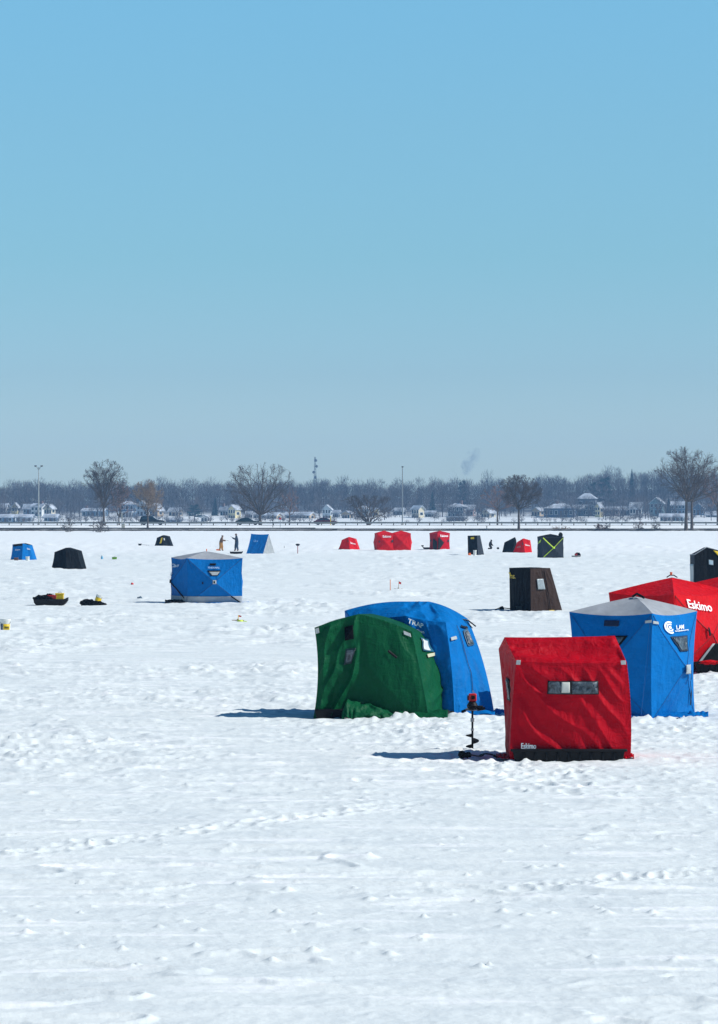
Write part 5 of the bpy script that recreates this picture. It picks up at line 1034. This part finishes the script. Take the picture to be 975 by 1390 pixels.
SNOWR = mat('roof_snow', (.45, .48, .53), .85, .6, .3); GLASSD = mat('house_glass', (.02, .03, .04), .15)
SNOWR2 = mat('patchy_roof', (.42, .44, .47), .85, .7, .35)
def house(px0, px1, ybase, yeave, ytop, label, wall, roof='side', d=1405, yaw=-18, dep=None, nwin=3, floors=1, chimney=None, roofm=None, trim=(.7, .7, .7), porch=False, windows=True, name='house'):
    """roof: side = ridge across the view, gable = gable towards us, hip, flat"""
    ppm = F / d; w = (px1 - px0) / ppm; yawr = math.radians(yaw); dep = dep or w * .6
    W_ = max(2.5, (w - dep * abs(math.sin(yawr))) / math.cos(yawr)); cx = (px0 + px1) / 2
    p = at(cx, ybase, d); hw = (ybase - yeave) / ppm; hr = (ytop and (yeave - ytop) / ppm) or .3
    hr *= 1.0
    t = thing(name, label, 'house', (p.x, d, p.z), rz=yawr); R = random.Random(int(px0 * 13 + ybase))
    a, b = W_ / 2, dep / 2
    wm = mat('wall_%d_%d_%d' % tuple(int(c * 100) for c in wall), wall, .8, .08, .4)
    mb = MB(); mb.box(-a, a, -b, b, -2.5, hw)
    if roof == 'side': mb.add([(a - .01, -b, hw), (a - .01, b, hw), (a - .01, 0, hw + hr), (a - .3, -b, hw), (a - .3, b, hw), (a - .3, 0, hw + hr)], [(0, 1, 2), (5, 4, 3)]); mb.add([(-a + .01, -b, hw), (-a + .01, b, hw), (-a + .01, 0, hw + hr), (-a + .3, -b, hw), (-a + .3, b, hw), (-a + .3, 0, hw + hr)], [(2, 1, 0), (3, 4, 5)])
    if roof == 'gable': mb.add([(-a, -b + .01, hw), (a, -b + .01, hw), (0, -b + .01, hw + hr)], [(0, 1, 2)]); mb.add([(-a, b - .01, hw), (a, b - .01, hw), (0, b - .01, hw + hr)], [(2, 1, 0)])
    mb.build('wall', wm, t)
    e = .55; th = .32; rm = MB()
    def slab(q): rm.add(q + [(x, y, z + th) for x, y, z in q], [(3, 2, 1, 0), (4, 5, 6, 7), (0, 1, 5, 4), (1, 2, 6, 5), (2, 3, 7, 6), (3, 0, 4, 7)])
    if roof == 'side': k = hr / b; slab([(-a - e, -b - e, hw - e * k), (a + e, -b - e, hw - e * k), (a + e, 0, hw + hr), (-a - e, 0, hw + hr)]); slab([(-a - e, 0.003, hw + hr), (a + e, 0.003, hw + hr), (a + e, b + e, hw - e * k), (-a - e, b + e, hw - e * k)])
    elif roof == 'gable': k = hr / a; slab([(-a - e, -b - e, hw - e * k), (0, -b - e, hw + hr), (0, b + e, hw + hr), (-a - e, b + e, hw - e * k)]); slab([(0.003, -b - e, hw + hr), (a + e, -b - e, hw - e * k), (a + e, b + e, hw - e * k), (0.003, b + e, hw + hr)])
    elif roof == 'hip':
        r_ = max(.5, a - b); A = [(-a - e, -b - e, hw), (a + e, -b - e, hw), (a + e, b + e, hw), (-a - e, b + e, hw), (-r_, 0, hw + hr + .2), (r_, 0, hw + hr + .2)]
        rm.add(A, [(0, 1, 5, 4), (1, 2, 5), (2, 3, 4, 5), (3, 0, 4), (3, 2, 1, 0)])
    else: rm.box(-a - .3, a + .3, -b - .3, b + .3, hw + .01, hw + .35)
    rf = rm.build('roof', roofm or SNOWR, t)
    if chimney is not None: MB().box(a * chimney - .5, a * chimney + .5, -.4, .4, hw + hr * .3, hw + hr + 1.3).build('chimney', mat('chimney_brick', (.22, .13, .10), .9), rf)
    tm_ = mat('trim_%d' % int(trim[0] * 100), trim, .7, .04)
    if windows:
        for f in range(floors):
            zc = hw * (f + .55) / floors
            for i in range(nwin):
                x = -a + 2 * a * (i + .5) / nwin; hh = min(.75, hw / floors * .28); ww = min(.7, a / nwin * .55)
                if f == 0 and i == nwin // 2 and nwin > 2:
                    dr = MB().box(x - .5, x + .5, -b - .06, -b - .003, .0, hw / floors * .75).build('door', mat('door_paint', (.10, .06, .05), .6), t); continue
                wf = MB().box(x - ww - .12, x + ww + .12, -b - .05, -b - .003, zc - hh - .12, zc + hh + .12).build('window', tm_, t); MB().box(x - ww, x + ww, -b - .075, -b - .053, zc - hh, zc + hh).build('pane', GLASSD, wf)
        x = 0; zc = hw * .6; wf = MB().box(a + .003, a + .05, -.9, .9, zc - .7, zc + .7).build('window', tm_, t); MB().box(a + .053, a + .075, -.75, .75, zc - .55, zc + .55).build('pane', GLASSD, wf)
    if porch:
        pb = MB(); pb.box(-a, a, -b - 2.2, -b - .003, hw * .45, hw * .45 + .35)
        for i in range(5): x = -a + .3 + (2 * a - .6) * i / 4; pb.box(x - .14, x + .14, -b - 2.15, -b - 1.85, -1.5, hw * .45)
        pb.build('porch', mat('porch_white', (.72, .74, .76), .7, .05), t)
    return t
cream, tan, white, blue, slate, teal, brick, dark, yellow = (.62, .55, .40), (.45, .33, .20), (.68, .68, .66), (.10, .17, .26), (.16, .17, .19), (.16, .30, .34), (.22, .13, .11), (.07, .075, .09), (.68, .58, .32)
house(-4, 12, 697, 688, 684, 'small slate house cut off by the left edge', slate); house(16, 26, 696, 688, 683, 'narrow cream gabled house near the left edge', yellow, 'gable', nwin=2)
house(32, 48, 698, 690, 685, 'low blue-grey house left of the big cream one', blue); house(42, 66, 700, 688, 684, 'big cream house with wide snowy roof behind the two-headed lamp', white, 'side', 1395, -35, floors=2, chimney=.4); house(60, 75, 700, 690, 685, 'cream gabled wing right of the two-headed lamp', cream, 'gable', 1380, -30)
house(-2, 20, 709, 702, 699, 'low blue boathouse at the left edge of the far shore', blue, 'side', 1338, -10); house(22, 46, 709, 702, 699, 'low pale boathouse left of the two-headed lamp', (.35, .42, .48), 'side', 1338, -10); house(60, 80, 709, 702, 698.5, 'low white-roofed boathouse right of the two-headed lamp', blue, 'side', 1340, -10)
house(112, 146, 702, 693.5, 690.5, 'long dark blue house with low snowy roof behind the rounded bare tree', blue, 'side', 1400, -12, nwin=5, chimney=-.8)
house(163, 186, 704, 685, 681, 'tall blue house with white porch left of the tan bare tree', blue, 'hip', 1385, -15, floors=2, porch=True, trim=(.8, .8, .8)); house(186, 204, 700, 686, 680, 'white gabled house behind the tan bare tree', (.5, .53, .56), 'gable', 1400, -25, floors=2)
house(203, 222, 703, 692, 684, 'brown house with sunlit tan side right of the tan bare tree', tan, 'gable', 1395, -40); house(229, 248, 702, 694, 690, 'small tan cottage half hidden in trees left of the dark evergreen', tan, 'side', 1400, -25); house(226, 247, 710, 705.5, 703.5, 'long low snowy boathouse right of the black car', blue, 'side', 1338, -8)
house(273, 284, 710, 702, 700, 'small white hut on the far shore between two evergreens', white, 'gable', 1340, -20, nwin=2)
house(299, 313, 703, 692, 687.5, 'white-roofed house left of the sunlit cream one', (.3, .32, .34), 'side', 1405, -20, chimney=-.5); house(310, 327, 706, 691, 686, 'sunlit cream house with tall gable left of the fan-like tree', yellow, 'gable', 1375, -45, floors=2)
house(333, 342, 705, 697, 695, 'tiny snowy-roofed cabin left of the fan-like tree', tan, 'side', 1380); house(344, 362, 706, 699, 697, 'low grey house behind the fan-like tree', slate, 'side', 1380, -10); house(362, 382, 707, 699.5, 696.5, 'low tan house right of the fan-like tree trunk', tan, 'side', 1370, -30)
house(388, 407, 706, 699, 696, 'low blue-grey house with flat snowy roof left of the maroon car', blue, 'side', 1375, -10); house(406, 428, 706, 699, 696, 'low house with sunlit tan end above the maroon car', tan, 'side', 1372, -35)
house(438, 451, 706, 691, 686, 'narrow white-gabled house above the maroon car', (.5, .56, .6), 'gable', 1380, -15, floors=2, porch=False, trim=(.8, .8, .8)); house(452, 462, 706, 696, 693, 'blue-grey annex right of the narrow white-gabled house', blue, 'side', 1385)
house(464, 480, 707, 697, 694, 'tan house left of the low spreading tree', tan, 'gable', 1378, -30); house(484, 503, 706, 691, 687, 'house with arched snowy roof behind the low spreading tree', (.2, .26, .3), 'hip', 1385, -20, floors=2); house(500, 514, 705, 693, 690, 'yellow house with sunlit side behind the low spreading tree', yellow, 'side', 1390, -45)
house(534, 550, 702, 693, 690, 'small house with patchy snowy roof at the slim street lamp', slate, 'side', 1410); house(559, 576, 707, 691, 687, 'stepped cream house right of the slim street lamp', cream, 'side', 1380, -48, floors=2); house(577, 592, 705, 697, 694, 'low dark cottage right of the stepped cream house', dark, 'side', 1390)
house(608, 634, 703, 688, 683.5, 'large dark-walled house with snowy hip roof left of the reddish tree', dark, 'hip', 1395, -20, floors=2, nwin=4, chimney=.5); house(606, 632, 709, 702, 699, 'dark boathouse with snowy top in front of the large dark-walled house', dark, 'flat', 1345, -8, nwin=4); house(628, 646, 704, 691, 686, 'brick house right of the large dark-walled one', brick, 'side', 1400, -20, roofm=SNOWR2)
house(653, 673, 705, 696, 691, 'sunlit tan and white house behind the reddish tree', cream, 'gable', 1385, -45); house(722, 740, 702, 693, 689, 'tan house with white side right of the vase-shaped tree', tan, 'gable', 1400, -45)
house(738, 783, 703, 690, 684, 'wide dark blue house with broad white hip roof above the lime taped shelter', (.07, .10, .16), 'hip', 1390, -12, nwin=6, chimney=-.2); house(748, 764, 686, 683, 679, 'small upper cottage with snowy roof above the wide white-roofed house', slate, 'gable', 1470)
house(784, 811, 690, 677, 670, 'upper hillside house with snowy hip roof at the right', dark, 'hip', 1450, -15); house(776, 800, 701, 691, 686, 'dark house with patchy snow below the upper hillside house', slate, 'side', 1400, -12, roofm=SNOWR2)
house(794, 811, 700, 687, 684, 'dark two-storey house left of the yellow stepped wall', dark, 'flat', 1395, -10, floors=2); house(808, 819, 700, 688, 683, 'narrow bright yellow house among the right-hand houses', yellow, 'gable', 1385, -45, floors=2, nwin=2)
house(822, 841, 700, 691.5, 688.5, 'low brick house with thin snowy roof right of the yellow one', brick, 'side', 1398, -8, nwin=4); house(842, 856, 700, 692, 688, 'low grey cottage left of the dormered house', slate, 'side', 1405, -10)
house(855, 873, 699, 689.5, 682.5, 'white-fronted house with dark dormered roof under the pointed spruce', white, 'side', 1400, -14, roofm=SNOWR2, nwin=4, trim=(.15, .15, .18)); house(882, 903, 698, 683, 676, 'tall teal gabled house left of the thick-trunked tree pair', teal, 'gable', 1400, -20, floors=2, trim=(.7, .75, .78))
house(911, 932, 698, 685.5, 681.5, 'blue-walled house with snowy roof behind the thick-trunked tree pair', (.13, .2, .28), 'side', 1395, -12, floors=2, nwin=4); house(896, 912, 709, 701, 698, 'brown boathouse left of the thick-trunked tree pair', (.25, .2, .18), 'side', 1340, -10); house(912, 930, 709, 701, 698, 'pale blue boathouse beside the thick-trunked tree pair', (.30, .42, .5), 'side', 1342, -14)
house(958, 984, 705, 699, 695, 'low snowy-roofed house cut off by the right edge', slate, 'side', 1385, -12); house(940, 957, 700, 690, 684, 'blue house in shade right of the thick-trunked tree pair', blue, 'gable', 1410, -10)

# far communication mast
p = at(427.5, 700, 1900); t = thing('radio_mast', 'faint lattice mast with dishes above the wood left of centre', 'mast', (p.x, 1900, 12.0)); ht = at(427.5, 620, 1900).z - 12
mb = MB(); A = [Vector((1.3 * math.cos(a), 1.3 * math.sin(a), 0)) for a in (0, 2.094, 4.189)]; n = 16
for a in A: mb.tube([a, a * .25 + Vector((0, 0, ht))], [.17, .10], 5)
for i in range(n):
    for j in range(3):
        f0, f1 = 1 - .75 * i / n, 1 - .75 * (i + 1) / n; mb.tube([A[j] * f0 + Vector((0, 0, ht * i / n)), A[(j + 1) % 3] * f1 + Vector((0, 0, ht * (i + 1) / n))], .07, 4)
mb.build('lattice', mat('mast_steel', (.12, .13, .15), .6), t)
for dx, yy in ((.5, 625), (.9, 633), (-.6, 641), (.3, 648)): z = at(0, yy, 1900).z - 12; MB().tube([(dx, -1.0, z), (dx, -.3, z)], .85, 10).build('dish', mat('dish_grey', (.2, .22, .25), .5), t)

# smoke plumes behind the hill
def smoke(label, px, y, rx, rz, lean, dens, seed, col=(.75, .78, .85), d=2300, wisp=True):
    p = at(px, y, d); ppm = F / d; V, Fc = blob(0, 0, 0, rx / ppm, rx / ppm, rz / ppm, seed, 16, .2)
    V = [(a + lean * c, b, c) for a, b, c in V]
    m = bpy.data.materials.new('smoke'); m.use_nodes = True; n = m.node_tree; n.nodes.clear(); o = n.nodes.new('ShaderNodeOutputMaterial'); v = n.nodes.new('ShaderNodeVolumePrincipled'); v.inputs['Color'].default_value = (*col, 1)
    tc = n.nodes.new('ShaderNodeTexCoord'); nz = n.nodes.new('ShaderNodeTexNoise'); nz.inputs['Scale'].default_value = .16; nz.inputs['Detail'].default_value = 4; mr = n.nodes.new('ShaderNodeMapRange'); mr.inputs[1].default_value = .46 if wisp else .3; mr.inputs[2].default_value = .66; mr.inputs[4].default_value = dens
    n.links.new(tc.outputs['Object'], nz.inputs['Vector']); n.links.new(nz.outputs[0], mr.inputs[0]); n.links.new(mr.outputs[0], v.inputs['Density']); n.links.new(v.outputs[0], o.inputs['Volume'])
    ob = mesh_obj('smoke', V, Fc, m, smooth=False); ob.location = p; tag(ob, label, 'smoke', kind='stuff'); return ob
smoke('faint grey-blue smoke drifting up above the wood right of centre', 639, 625, 11, 20, .45, .10, 5, (.40, .50, .64)); smoke('pale round puff of steam on the skyline right of centre', 613, 652, 9, 13, 0, .022, 8, (.9, .88, .88), wisp=False)

# snow chunks & trodden prints
R = random.Random(5)
def trail(px0, y0, px1, y1, n):
    a, b = gp(px0, y0), gp(px1, y1)
    for i in range(n):
        q = a.lerp(b, (i + .5) / n); s = 1 if i % 2 else -1; dr = (b - a).normalized(); sd_ = Vector((-dr.y, dr.x, 0)) * .13 * s
        TRACKS.append((q.x + sd_.x + R.gauss(0, .05), q.y + sd_.y + R.gauss(0, .05), .10, R.uniform(.007, .020)))
trail(560, 1010, 340, 925, 60); trail(700, 1050, 560, 985, 22); trail(890, 1060, 975, 1000, 16); trail(200, 955, 440, 985, 34); trail(100, 930, 420, 900, 60); trail(20, 1160, 560, 1090, 60); trail(700, 1205, 975, 1180, 30)
for cx_, cy_, n_ in ((640, 1028, 90), (560, 992, 70), (880, 990, 60), (730, 1050, 80), (440, 990, 40), (925, 1000, 50)):
    for _ in range(n_):
        q = gp(cx_ + R.gauss(0, 55), cy_ + R.gauss(0, 12)); TRACKS.append((q.x, q.y, R.uniform(.08, .12), R.uniform(.01, .025)))
for _ in range(26):
    q = gp(641.5, 1020); PILES.append((q.x + R.gauss(0, .14), q.y + R.gauss(0, .12), R.uniform(.03, .06), R.uniform(.02, .05)))
for _ in range(380):
    px = R.uniform(-60, 1030); py = 985 + 330 * R.random() ** 1.5; q = gp(px, py); PILES.append((q.x, q.y, R.uniform(.015, .05), R.uniform(.012, .035)))
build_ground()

# ------------------------------------------------------------------ haze
mb = MB(); mb.box(-760, 760, -90, 3200, -3.5, 75)
me = bpy.data.meshes.new('haze'); me.from_pydata(mb.V, [], mb.F); me.update()
m = bpy.data.materials.new('haze_air'); m.use_nodes = True; n = m.node_tree; n.nodes.clear(); o = n.nodes.new('ShaderNodeOutputMaterial'); v = n.nodes.new('ShaderNodeVolumePrincipled')
v.inputs['Color'].default_value = (.30, .60, 1.0, 1); v.inputs['Density'].default_value = .00014; v.inputs['Anisotropy'].default_value = 0.0
n.links.new(v.outputs[0], o.inputs['Volume']); me.materials.append(m)
hzo = bpy.data.objects.new('haze', me); COL.objects.link(hzo); tag(hzo, kind='stuff')
